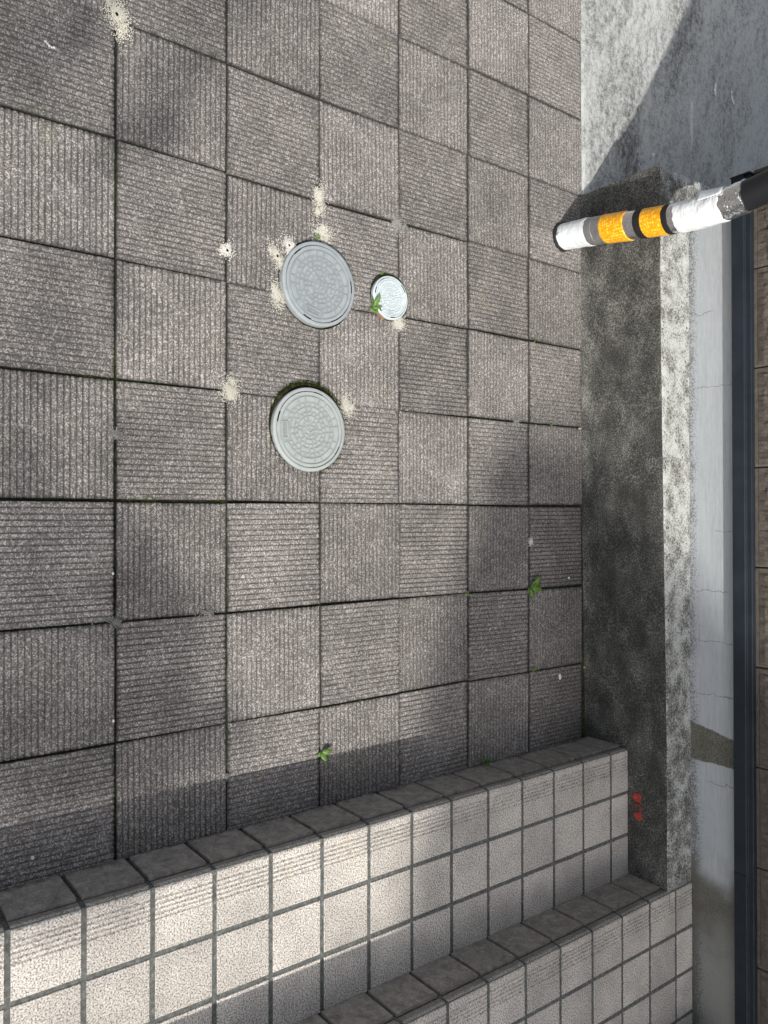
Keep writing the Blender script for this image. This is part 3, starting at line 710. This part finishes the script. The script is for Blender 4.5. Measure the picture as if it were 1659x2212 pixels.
def cover(x, y, z, Rr, th, mat, label, dense=1.0, slots=(), tilt=(0, 0)):
    root = tag(empty('drain_cover', (x, y, z), th), label, 'drain cover', 'round plastic drain covers in the paving')
    root.rotation_euler = (tilt[0], tilt[1], th)
    g = Rr * 0.905
    V, F = lathe([(Rr - .002, -z - 0.03), (Rr, -0.004), (Rr - 0.001, -0.001), (Rr - 0.003, 0.0), (g + 0.0015, 0.0), (g + 0.001, -0.001), (g + 0.001, -0.012)], 96)
    link('frame_ring', mesh('frame_ring', V, F, mat, True), root).modifiers.new('e', 'EDGE_SPLIT').split_angle = R_(50)
    zb, zt = -0.0026, 0.0
    V, F = lathe([(g + 0.004, -0.012), (0.0005, -0.012)], 64)
    link('dark_gap', mesh('dark_gap', V, F, 'black'), root)
    V, F = lathe([(g - 0.001, -0.011), (g - 0.001, -0.0012), (g - 0.002, -0.0002), (Rr * 0.825, -0.0002), (Rr * 0.82, zb - 0.0004), (Rr * 0.805, zb - 0.0004), (Rr * 0.80, zb), (0.0004, zb)], 96)
    cv = link('cover_plate', mesh('cover_plate', V, F, mat, True), root); cv.modifiers.new('e', 'EDGE_SPLIT').split_angle = R_(30)
    parts = []
    def ring(r0, r1, n, lo, sh, gap, rot, skip=None):
        a = rot
        for k in range(n):
            for sp in (lo, sh):
                a0, a1 = a + gap / 2, a + sp - gap / 2
                mid = ((a0 + a1) / 2) % 360
                if not (skip and any(abs((q - skip[0] + 180) % 360 - 180) < skip[1] for q in (a0, mid, a1))):
                    parts.append(arc_seg(r0 * Rr, r1 * Rr, R_(a0), R_(a1), zb, zt))
                a += sp
    def dots(r, n, rad, rot, skip=None):
        for k in range(n):
            a = rot + 360 * k / n
            if skip and abs((a - skip[0] + 180) % 360 - 180) < skip[1]: continue
            parts.append(stud(r * Rr * math.cos(R_(a)), r * Rr * math.sin(R_(a)), rad * Rr, zb, zt))
    ring(0.685, 0.79, 8, 30, 15, 3.4, 22, (270, 21))
    dots(0.605, 28, 0.036, 3, (270, 17))
    ring(0.455, 0.535, 8, 29, 16, 6.5, 10)
    dots(0.385, 20, 0.036, 0)
    ring(0.245, 0.325, 6, 40, 20, 9, 30)
    dots(0.175, 6, 0.036, 20)
    for k in range(4): parts.append(arc_seg(0.055 * Rr, 0.1 * Rr, R_(90 * k + 12), R_(90 * k + 72), zb, zt))
    link('tread_pattern', mesh('tread_pattern', *join(parts), mat), cv)
    # name plate with raised lettering
    w, h = 0.205 * Rr, 0.088 * Rr; cy = -0.685 * Rr
    rr = []
    def rrect(w, h, r, z, n=4):
        P = []
        for sx, sy, a0 in ((1, 1, 0), (-1, 1, 90), (-1, -1, 180), (1, -1, 270)):
            for k in range(n + 1):
                a = R_(a0 + 90 * k / n); P.append((sx * (w - r) + r * math.cos(a), cy + sy * (h - r) + r * math.sin(a), z))
        return P
    loops = [rrect(w, h, 0.03 * Rr, zb), rrect(w - .0005, h - .0005, 0.03 * Rr, zt + .0002), rrect(w - .026 * Rr, h - .026 * Rr, 0.015 * Rr, zt + .0002), rrect(w - .03 * Rr, h - .03 * Rr, 0.015 * Rr, zb)]
    V = [p for L in loops for p in L]; n = len(loops[0]); F = []
    for l in range(3):
        for k in range(n): F.append((l * n + k, l * n + (k + 1) % n, (l + 1) * n + (k + 1) % n, (l + 1) * n + k))
    link('name_plate', mesh('name_plate', V, F, mat), cv)
    cu = bpy.data.curves.new('lettering', 'FONT'); cu.body = 'おすい'; cu.size = 0.125 * Rr; cu.align_x = 'CENTER'; cu.align_y = 'CENTER'; cu.extrude = 0.0008; cu.resolution_u = 3
    tmp = link('tmp', cu); bpy.context.view_layer.update()
    me = bpy.data.meshes.new_from_object(tmp.evaluated_get(bpy.context.evaluated_depsgraph_get()))
    bpy.data.objects.remove(tmp); bpy.data.curves.remove(cu)
    xs = [q.co.x for q in me.vertices]; ys = [q.co.y for q in me.vertices]
    mx, my = (min(xs) + max(xs)) / 2, (min(ys) + max(ys)) / 2
    for q in me.vertices: q.co.x -= mx; q.co.y += cy - my; q.co.z += zb + 0.0006
    me.materials.clear(); me.materials.append(M[mat])
    link('lettering', me, cv)
    for a, sp, wd in slots:
        V, F = arc_seg(g - wd * 0.75, g + 0.0012, R_(a - sp), R_(a + sp), -0.003, 0.0006)
        link('lifting_slot', mesh('lifting_slot', V, F, 'black'), root)
    return root
# slot angles are in the cover's own frame (x along the lettering, y towards the centre)
cover(-0.688, 1.2461, 0.016, 0.1240, R_(74.7), 'cover_grey', 'blue-grey round drain cover standing proud beside the sand piles', slots=((148, 7, 0.004), (20, 9, 0.004), (263, 7, 0.004), (318, 12, 0.003)), tilt=(R_(0.8), R_(-0.6)))
cover(-0.2603, 1.2182, 0.008, 0.1228, R_(3.5), 'cover_green', 'greenish grey round drain cover ringed by dark moss', slots=((250, 8, 0.004), (162, 8, 0.003), (55, 7, 0.003)))
cover(-0.6968, 1.5184, 0.005, 0.0688, R_(91), 'cover_pale', 'small pale blue drain cover with weed and dry leaf at its rim', slots=((275, 7, 0.003), (165, 9, 0.003), (35, 12, 0.003), (225, 6, 0.004)))

# ------------------------------------------------------------------ moss, sand piles
def tufts(spots, seed, h=0.004):
    rnd = random.Random(seed); V, F = [], []
    for x, y, n, sx, sy, z in spots:
        for _ in range(n):
            px, py = x + rnd.uniform(-sx, sx), y + rnd.uniform(-sy, sy); r = rnd.uniform(0.0008, 0.0019); hh = h * rnd.uniform(0.4, 1.2); a0 = rnd.random() * 6
            b = len(V)
            V += [(px + r * math.cos(a0 + k * 2.09), py + r * math.sin(a0 + k * 2.09), z) for k in range(3)] + [(px + rnd.uniform(-.001, .001), py + rnd.uniform(-.001, .001), z + hh)]
            F += [(b, b + 1, b + 3), (b + 1, b + 2, b + 3), (b + 2, b, b + 3)]
    return V, F
Xl = lambda j: GX0 + j * T
Yl = lambda i: GY0 + i * T
spots = []
mr = random.Random(5)
def joint_x(i, xa, xb, dens, w=0.0035):      # joint running along X at column line i
    n = int((xb - xa) / 0.02)
    for k in range(n):
        if mr.random() < dens: spots.append((xa + (k + 0.5) * 0.02, Yl(i), mr.randrange(14, 34), 0.011, w, -0.009))
def joint_y(j, ya, yb, dens, w=0.0035):
    n = int((yb - ya) / 0.02)
    for k in range(n):
        if mr.random() < dens: spots.append((Xl(j) + (OFF.get((0, j), (0,))[0]) / 1000, ya + (k + 0.5) * 0.02, mr.randrange(14, 34), w, 0.011, -0.009))
joint_x(0, -0.38, 0.2, 0.85, 0.005); joint_x(0, 0.2, 0.8, 0.35); joint_x(1, -0.1, 0.45, 0.5); joint_x(2, -0.1, 0.5, 0.75, 0.005); joint_x(3, -0.4, 0.3, 0.45)
joint_y(0, 0.4, 1.9, 0.55); joint_y(1, 0.7, 1.3, 0.6); joint_y(-1, 0.5, 1.0, 0.5); joint_y(2, 0.9, 1.3, 0.3); joint_y(-1, 1.5, 1.8, 0.5); joint_x(4, -0.1, 0.3, 0.3)
for cx, cy in ((Xl(-1), Yl(0)), (Xl(0), Yl(0)), (Xl(1), Yl(1)), (Xl(0), Yl(1)), (Xl(0), Yl(2)), (Xl(0), Yl(3))): spots.append((cx, cy, 90, 0.011, 0.011, -0.008))
for a in range(0, 360, 5):
    ca, sa = math.cos(R_(a)), math.sin(R_(a))
    top = max(0, -ca); side = 0.5
    if a < 60 or a > 300 or 100 < a < 270 or mr.random() < 0.4:
        rr = 0.1255 + 0.006 + 0.004 * top
        spots.append((-0.2625 + rr * ca, 1.216 + rr * sa, int(36 + 60 * top), 0.007, 0.007, -0.003))
    if mr.random() < 0.35: spots.append((-0.688 + 0.127 * ca, 1.246 + 0.127 * sa, 12, 0.004, 0.004, -0.008))
    if 90 < a < 250 and mr.random() < 0.8: spots.append((-0.699 + 0.073 * ca, 1.516 + 0.073 * sa, 10, 0.004, 0.004, -0.007))
V, F = tufts(spots, 1, 0.0058)
tag(link('moss', mesh('moss', V, F, 'moss')), 'dark green moss growing in the paving joints and around the covers', 'moss', kind='stuff')

def pile(x, y, r, n, mat, label, hole=True, ell=(1, 1, 0), seed=0, hmax=0.004):
    rnd = random.Random(seed); V, F = [], []
    subs = [(0, 0, 1.0)] + [(rnd.gauss(0, .36), rnd.gauss(0, .36), rnd.uniform(0.3, 0.6)) for _ in range(6)]
    for _ in range(int(n * 1.5)):
        q = abs(rnd.gauss(0, 0.55)); a = rnd.random() * 2 * math.pi
        q = min(q, 1.6)
        if hole and q < 0.13: q += 0.13
        bx_, by_, bs = rnd.choice(subs) if rnd.random() < 0.55 else subs[0]
        px, py = (bx_ + q * bs * math.cos(a)) * r * ell[0], (by_ + q * bs * math.sin(a)) * r * ell[1]
        if hole and px * px + py * py < 2.6e-5: continue
        c, s = math.cos(ell[2]), math.sin(ell[2]); px, py = px * c - py * s, px * s + py * c
        z = hmax * max(0, 1 - q) * rnd.random() + 0.0002
        g = rnd.uniform(0.0008, 0.0021); b = len(V); a0 = rnd.random() * 6
        V += [(px + g * math.cos(a0 + k * 2.09), py + g * math.sin(a0 + k * 2.09), z) for k in range(3)] + [(px, py, z + g * 1.5)]
        F += [(b, b + 1, b + 3), (b + 1, b + 2, b + 3), (b + 2, b, b + 3)]
    o = link('sand_pile', mesh('sand_pile', V, F, mat), None, (x, y, 0.0004))
    tag(o, label, 'sand pile', 'sand piles pushed up along the joints')
    if hole:
        n_ = 10; V = [(0.0035 * math.cos(2 * math.pi * k / n_), 0.0035 * math.sin(2 * math.pi * k / n_), 0.0014) for k in range(n_)]
        link('burrow', mesh('burrow', V, [tuple(range(n_))], 'black'), o)
    return o
pile(-1.262, 0.655, 0.044, 1500, 'sand', 'pale sand pile with a dark burrow at the upper left corner joint', True, (1.5, 0.8, 0.1), 1)
pile(-0.945, 1.252, 0.034, 1100, 'sand', 'tan sand pile on the joint between the first cover and the back edge', False, (1.35, 0.8, 0.0), 2)
pile(-0.942, 1.542, 0.030, 600, 'gsand', 'faint grey sand pile on the joint corner beyond the covers', False, (1.1, 1, 0), 3)
pile(-0.786, 1.150, 0.027, 1100, 'wsand', 'white sand pile with a burrow heaped on the rim of the blue-grey cover', True, (1.3, 1, 0.6), 4, 0.008)
pile(-0.748, 1.112, 0.034, 900, 'sand', 'tan sand scattered beside the blue-grey cover below the white pile', True, (1.3, 0.7, 0.5), 5)
pile(-0.7316, 0.9565, 0.024, 700, 'wsand', 'white ring of sand around a burrow on the joint left of the covers', True, (1, 1, 0), 6)
pile(-0.352, 0.961, 0.037, 1500, 'sand', 'pale sand pile on the joint corner left of the mossy cover', False, (1.1, 0.95, 0), 7)
pile(-0.343, 1.349, 0.033, 1300, 'sand', 'pale sand pile at the right rim of the mossy cover', False, (1.25, 0.75, 0.2), 8)
pile(-0.622, 1.552, 0.032, 950, 'sand', 'tan sand pile below the small pale cover', False, (1, 1.1, 0), 9)
pile(-0.634, 1.110, 0.040, 1100, 'sand', 'tan sand strewn along the left rim of the blue-grey cover', False, (1.5, 0.65, 0.2), 10, 0.003)
pile(-0.848, 1.262, 0.036, 900, 'sand', 'thin sand spread behind the blue-grey cover near a seedling', False, (0.9, 1.2, 0), 11, 0.002)
pile(-0.210, 0.655, 0.022, 300, 'gsand', 'small grey sand pile on the wide mossy joint', False, (1, 1, 0), 12, 0.003)
pile(0.255, 0.655, 0.020, 260, 'gsand', 'small grey sand pile at the joint crossing near the left edge', False, (1, 1, 0), 13, 0.003)
pile(0.250, 0.90, 0.020, 240, 'gsand', 'small grey sand pile on the joint with green moss clumps', False, (0.8, 1.2, 0), 14, 0.003)
pile(-0.352, 2.085, 0.018, 200, 'gsand', 'small grey sand pile on the joint near the dark footing', False, (1, 1, 0), 15, 0.003)
pile(0.085, 2.163, 0.018, 260, 'wsand', 'small whitish sand pile on the joint above the broad leaved weed', False, (1, 0.8, 0), 16, 0.003)
pile(0.70, 0.956, 0.012, 120, 'gsand', 'tiny grey sand pile on the joint near the first step', False, (1, 1, 0), 17, 0.003)

# ------------------------------------------------------------------ weeds
def leaf_mesh(L, w, curl, seed, tip=0.55, wav=0.0):
    V, F = [], []; n = 9
    for i in range(n + 1):
        t = i / n
        hw = w / 2 * (math.sin(math.pi * min(1, t ** tip)) ** 0.8 if 0 < t < 1 else 0.0) + 0.0004
        if t < 0.16: hw = min(hw, 0.0009 + t * 0.004)
        hw *= 1 + wav * math.sin(t * 22 + seed)
        x = L * t; z = curl[0] * L * math.sin(t * math.pi * 0.5) - curl[1] * L * t * t
        V += [(x, -hw, z + 0.12 * hw), (x, 0, z), (x, hw, z + 0.12 * hw)]
    for i in range(n):
        b = i * 3; F += [(b, b + 3, b + 4, b + 1), (b + 1, b + 4, b + 5, b + 2)]
    return mesh('leaf', V, F, 'leaf', True)
def weed(x, y, z, leaves, label, stem_h=0.006):
    root = tag(empty('weed', (x, y, z)), label, 'weed', 'weeds growing from the paving joints')
    V, F = lathe([(0.0012, -0.006), (0.001, stem_h * 0.6), (0.0004, stem_h)], 7)
    link('stem', mesh('stem', V, F, 'stem', True), root)
    for k, (ang, L, w, c0, c1, wav) in enumerate(leaves):
        o = link('leaf', leaf_mesh(L, w, (c0, c1), k, 0.6, wav), root, (0, 0, stem_h * 0.5), R_(ang))
        md = o.modifiers.new('th', 'SOLIDIFY'); md.thickness = 0.0004
    return root
# angles: 0 = image down, 90 = image right
weed(-0.655, 1.447, 0.0, ((155, .044, .014, .55, .2, 0), (100, .034, .009, .3, .1, 0), (88, .028, .008, .35, .1, 0), (20, .022, .014, .35, .2, .1), (50, .026, .016, .3, .2, .1), (200, .028, .006, .7, .3, .3), (220, .034, .005, .8, .4, .3), (300, .018, .007, .3, .2, .2)), 'light green weed with an upright blade beside the small pale cover')
weed(-0.826, 1.243, 0.002, ((230, .010, .006, .4, .2, .2), (170, .013, .007, .5, .2, .2), (100, .010, .005, .3, .2, .1)), 'tiny seedling at the far rim of the blue-grey cover')
weed(-0.766, 1.486, 0.0, ((200, .011, .007, .5, .2, .2), (290, .010, .006, .4, .2, .2)), 'tiny dull green sprout at the upper rim of the small pale cover', 0.01)
weed(0.252, 2.160, 0.0, ((142, .058, .023, .45, .2, .06), (158, .042, .012, .5, .2, .1), (82, .058, .024, .22, .1, 0), (10, .044, .020, .25, .1, .12), (305, .034, .021, .25, .12, .08)), 'broad leaved weed with five leaves in the joint near the footing')
weed(0.686, 1.258, 0.0, ((92, .034, .018, .45, .15, 0), (28, .036, .017, .3, .1, 0), (310, .016, .012, .3, .1, 0)), 'bright green three leaved seedling on the joint at the shadow edge')
weed(0.838, 1.914, 0.0, ((215, .026, .013, .5, .2, 0), (140, .030, .016, .5, .2, 0), (60, .020, .014, .35, .1, 0), (320, .022, .017, .35, .1, 0), (170, .016, .010, .9, .2, 0)), 'bright green five leaved seedling at the foot of the first step', 0.034)
weed(-0.348, 2.276, 0.0, ((20, .010, .006, .4, .2, 0), (140, .010, .006, .4, .2, 0), (260, .009, .006, .4, .2, 0)), 'tiny sprout in the joint beside the dark footing', 0.006)
weed(-0.645, 2.183, 0.0, ((40, .008, .005, .4, .2, 0), (160, .009, .005, .4, .2, 0), (280, .008, .005, .4, .2, 0)), 'speck of a sprout in the joint below the taped post', 0.005)
weed(0.2528, 1.8455, 0.0, ((20, .012, .006, .4, .2, 0), (130, .009, .006, .4, .2, 0), (210, .012, .005, .4, .2, 0), (300, .008, .005, .4, .2, 0)), 'tiny green sprout at the joint crossing left of the broad leaved weed', 0.006)
weed(0.5513, 2.1715, 0.0, ((10, .015, .010, .4, .2, 0), (120, .013, .009, .4, .2, 0), (250, .013, .009, .4, .2, 0), (320, .010, .007, .4, .2, 0)), 'small dull green sprout in the joint near the white pebble', 0.008)

# ------------------------------------------------------------------ litter
def pebble(name, x, y, sx, sy, sz, mat, label, cat, rot=0, seed=0, group=None):
    bm = bmesh.new(); bmesh.ops.create_icosphere(bm, subdivisions=2, radius=1.0)
    for q in bm.verts:
        k = 1 + 0.28 * nz(q.co.x * 1.6 + seed, q.co.y * 1.6, q.co.z * 1.6)
        q.co = Vector((q.co.x * sx * k, q.co.y * sy * k, q.co.z * sz * k + sz * 0.75))
    me = bpy.data.meshes.new(name); bm.to_mesh(me); bm.free(); me.materials.append(M[mat])
    return tag(link(name, me, None, (x, y, 0.0005), R_(rot)), label, cat, group)
PG = 'specks lying on the paving'
pebble('white_pebble', 0.593, 2.319, 0.0115, 0.0062, 0.004, 'speck', 'largest white pebble, on the shaded slab near the footing', 'pebble', 12, 1, PG)
pebble('white_pebble', 0.225, 2.373, 0.0045, 0.0045, 0.003, 'speck', 'small white pebble right of the broad leaved weed', 'pebble', 30, 2, PG)
pebble('white_pebble', 0.789, 0.463, 0.006, 0.0036, 0.003, 'speck', 'oval white pebble on the dark slab at the lower left', 'pebble', 5, 3, PG)
pebble('white_pebble', 0.135, 0.648, 0.004, 0.003, 0.0025, 'speck', 'small white pebble on the left joint below the mossy crossing', 'pebble', 5, 4, PG)
pebble('white_pebble', 0.5, 0.65, 0.004, 0.0028, 0.0025, 'speck', 'small white pebble on the left joint nearer the steps', 'pebble', 5, 5, PG)
pebble('brown_pebble', 0.575, 2.463, 0.0045, 0.004, 0.003, 'tan', 'small brown pebble against the dark footing', 'pebble', 5, 6, PG)
pebble('brown_pebble', -0.348, 2.441, 0.0035, 0.010, 0.002, 'tan', 'tan chip lying in the joint against the footing', 'pebble', 10, 7, PG)
# flat white droppings
def splat(x, y, L, w, ang, label, seed, z=0.0008, lumps=5):
    rnd = random.Random(seed); parts = []
    for k in range(lumps):
        t = (k / (lumps - 1) - 0.5); cx = L * t * 0.8 + rnd.uniform(-.1, .1) * w; cy = rnd.uniform(-.3, .3) * w; r = w * rnd.uniform(0.3, 0.55)
        n = 12; zz = rnd.uniform(0.0008, 0.0016)
        V = [(cx + r * (1 + .3 * nz(q * 1.3, seed, k)) * math.cos(2 * math.pi * q / n), cy + r * (1 + .3 * nz(q * 1.7, k, seed)) * math.sin(2 * math.pi * q / n), 0) for q in range(n)] + [(cx, cy, zz)]
        parts.append((V, [(q, (q + 1) % n, n) for q in range(n)]))
    o = link('bird_dropping', mesh('bird_dropping', *join(parts), 'speck', True), None, (x, y, z), R_(ang))
    tag(o, label, 'dropping', 'white droppings on the ground')
splat(-1.126, 0.496, 0.026, 0.006, 70, 'thin white streak dropped on the ribbed slab at the upper left', 1, 0.0015)
splat(-1.985, 3.41, 0.06, 0.02, 0, 'white splat on the concrete apron nearer the paving', 2, 0.006)
splat(-1.99, 3.56, 0.06, 0.018, 20, 'white splat on the concrete apron nearer the building', 3, 0.006)
# dry leaf
V, F = [], []
for i in range(9):
    t = i / 8; hw = 0.0055 * math.sin(math.pi * (0.06 + 0.88 * t)); x = 0.046 * (t - 0.5)
    V += [(x, -hw, 0.004 + 0.004 * t), (x, 0, 0.002), (x, hw, 0.005 - 0.002 * t)]
for i in range(8): b = i * 3; F += [(b, b + 3, b + 4, b + 1), (b + 1, b + 4, b + 5, b + 2)]
tag(link('dry_leaf', mesh('dry_leaf', V, F, 'dry', True), None, (-0.630, 1.4755, 0.001), R_(58)), 'curled brown dry leaf under the rim of the small pale cover', 'leaf')
# loose grit
rnd = random.Random(21); V, F = [], []
for _ in range(260):
    x, y = rnd.uniform(-1.6, 0.84), rnd.uniform(0.4, 2.44); g = rnd.uniform(0.0007, 0.002); b = len(V); a0 = rnd.random() * 6
    V += [(x + g * math.cos(a0 + k * 2.09), y + g * math.sin(a0 + k * 2.09), 0.0) for k in range(3)] + [(x, y, g * 1.4)]
    F += [(b, b + 1, b + 3), (b + 1, b + 2, b + 3), (b + 2, b, b + 3)]
tag(link('grit', mesh('grit', V, F, 'wsand')), 'fine pale grit scattered over the paving slabs', 'grit', kind='stuff')
# red paint remains on the footing
def flake(pts, y, mat, name, parent, seed):
    n = len(pts); V = [(x, y, z) for x, z in pts] + [(x, y + 0.004, z) for x, z in pts]
    F = [tuple(range(n))[::-1], tuple(range(n, 2 * n))] + [(k, (k + 1) % n, (k + 1) % n + n, k + n) for k in range(n)]
    return link(name, mesh(name, V, F, mat), parent)
pr = tag(empty('paint_mark', (1.05, 2.4845, 0.21)), 'flaking red paint mark on the dark footing above the first step', 'paint mark')
def blob(cx, cz, rx, rz, seed, n=18): return [(cx + rx * (1 + .35 * nz(seed + math.cos(2 * math.pi * k / n) * 1.5, math.sin(2 * math.pi * k / n) * 1.5)) * math.cos(2 * math.pi * k / n), cz + rz * (1 + .35 * nz(seed + 4 + math.cos(2 * math.pi * k / n) * 1.5, math.sin(2 * math.pi * k / n) * 1.5)) * math.sin(2 * math.pi * k / n)) for k in range(n)]
flake(blob(-0.031, 0.012, 0.017, 0.02, 1, 30), 0.0, 'red', 'paint_flake', pr, 1)
flake([(0.006 + r * math.cos(R_(a)), 0.016 + 1.2 * r * math.sin(R_(a))) for r, rng in ((0.014, range(20, 300, 20)), (0.006, range(300, 20, -20))) for a in rng], 0.0, 'rust', 'paint_flake', pr, 2)
flake(blob(0.037, 0.016, 0.014, 0.018, 8, 30), 0.0, 'red', 'paint_flake', pr, 3)

# ------------------------------------------------------------------ beyond the frame: unseen shade casters added to shape the light
HC = Vector((7.31, -3.72, 0)); he = math.atan2(-0.351, 0.936)
shade_house = tag(empty('shade_house', HC, he), 'unseen three storey building added to shade the steps and paving', 'shade_house')  # unseen building added so its roof corner shades the paving
v, f = box(0.6, 8.6, 0.6, 8.4, -0.05, 8.9); link('wall', mesh('wall', v, f, 'hwall'), shade_house)
V = [(0, 0, 8.9), (9.2, 0, 8.9), (9.2, 9, 8.9), (0, 9, 8.9), (0, 0, 9.05), (9.2, 0, 9.05), (9.2, 9, 9.05), (0, 9, 9.05), (4.4, 4.5, 10.9), (4.8, 4.5, 10.9)]
F = [(3, 2, 1, 0), (0, 1, 5, 4), (1, 2, 6, 5), (2, 3, 7, 6), (3, 0, 4, 7), (4, 5, 9, 8), (5, 6, 9), (6, 7, 8, 9), (7, 4, 8)]
link('roof', mesh('roof', V, F, 'hroof'), shade_house)
v, f = box(0.55, 0.6, 3.6, 4.6, 0.5, 2.6); link('door', mesh('door', v, f, 'door'), shade_house)
for y0, z0 in ((1.4, 1.2), (5.6, 1.2), (1.4, 3.8), (5.6, 3.8), (1.4, 6.6), (5.6, 6.6)):
    v, f = box(0.54, 0.6, y0, y0 + 1.5, z0, z0 + 1.2); wf = link('window', mesh('window', v, f, 'navy'), shade_house)
    for k in range(2):
        v, f = box(0.53, 0.54, y0 + 0.06 + k * 0.71, y0 + 0.73 + k * 0.71, z0 + 0.06, z0 + 1.14); link('pane', mesh('pane', v, f, 'glass'), wf)
TO = Vector((4.0, -3.4, 0))
shade_tree = tag(empty('shade_tree', TO), 'unseen leafy crown behind the viewer, added to dapple the paving', 'shade_tree')
def limb(P, r0, r1, seg=8):
    V, F = [], []
    for i, p in enumerate(P):
        t = i / (len(P) - 1); r = r0 + (r1 - r0) * t
        V += [(p[0] + r * math.cos(2 * math.pi * k / seg), p[1] + r * math.sin(2 * math.pi * k / seg), p[2]) for k in range(seg)]
    for i in range(len(P) - 1):
        for k in range(seg): F.append((i * seg + k, i * seg + (k + 1) % seg, (i + 1) * seg + (k + 1) % seg, (i + 1) * seg + k))
    return V, F
parts = [limb([(0, 0, -0.05), (0.05, 0.03, 1.2), (0.0, 0.1, 2.6), (-0.1, 0.15, 4.2)], 0.13, 0.05)]
for a, b in (((0.0, 0.1, 2.6), (-1.0, 0.9, 4.4)), ((0, 0.08, 2.9), (-0.6, 0.3, 4.9)), ((0, 0.1, 2.4), (0.5, 0.8, 4.4)), ((0, 0.1, 3), (0.2, -0.8, 4.6)), ((0, 0.1, 2.8), (0.9, -0.1, 4.6))):
    parts.append(limb([a, tuple((p + q) / 2 for p, q in zip(a, b)), b], 0.045, 0.012, 6))
link('trunk', mesh('trunk', *join(parts), 'bark', True), shade_tree)
rnd = random.Random(17); V, F = [], []
def foliage(fx, fy, r, dens, sy=1.0):  # leaves placed up the sun rays from the wanted shade patches
    n = int(1.6 * dens * math.pi * r * r * sy / 0.0016)
    for _ in range(n):
        q = math.sqrt(rnd.random()) * r; a = rnd.random() * 2 * math.pi
        z = rnd.uniform(3.7, 5.2)
        p = Vector((fx + q * math.cos(a) + 0.85 * z, fy + q * math.sin(a) * sy - 0.64 * z, z)) - TO
        d1 = Vector((rnd.gauss(0, 1), rnd.gauss(0, 1), rnd.gauss(0, 0.5))).normalized(); d2 = d1.orthogonal().normalized()
        L = rnd.uniform(0.03, 0.05); b = len(V)
        V.extend([p - d1 * L, p + d2 * L * 0.5, p + d1 * L, p - d2 * L * 0.5]); F.append((b, b + 1, b + 2, b + 3))
for a in ((-1.15, 0.42, 0.20, 0.9, 1), (-1.02, 0.72, 0.10, 1.0, 1), (-1.18, 0.82, 0.09, 0.9, 1), (-0.88, 0.66, 0.10, 0.7, 1), (-1.5, 0.55, 0.25, 0.8, 1), (-1.45, 0.95, 0.12, 0.6, 1),
          (-0.55, 0.42, 0.30, 0.3, 1), (0.0, 0.45, 0.36, 0.42, 1), (0.34, 0.5, 0.36, 1.0, 1), (0.56, 0.72, 0.17, 1.2, 1), (0.55, 0.48, 0.18, 1.2, 1), (0.56, 0.9, 0.12, 0.8, 1), (0.3, 0.8, 0.14, 0.4, 1),
          (-0.8, -0.3, 0.5, 0.7, 1), (0.0, -0.35, 0.55, 0.8, 1), (0.7, -0.15, 0.4, 0.8, 1), (-1.5, -0.1, 0.5, 0.8, 1)): foliage(*a)
link('crown', mesh('crown', V, F, 'tleaf'), shade_tree)
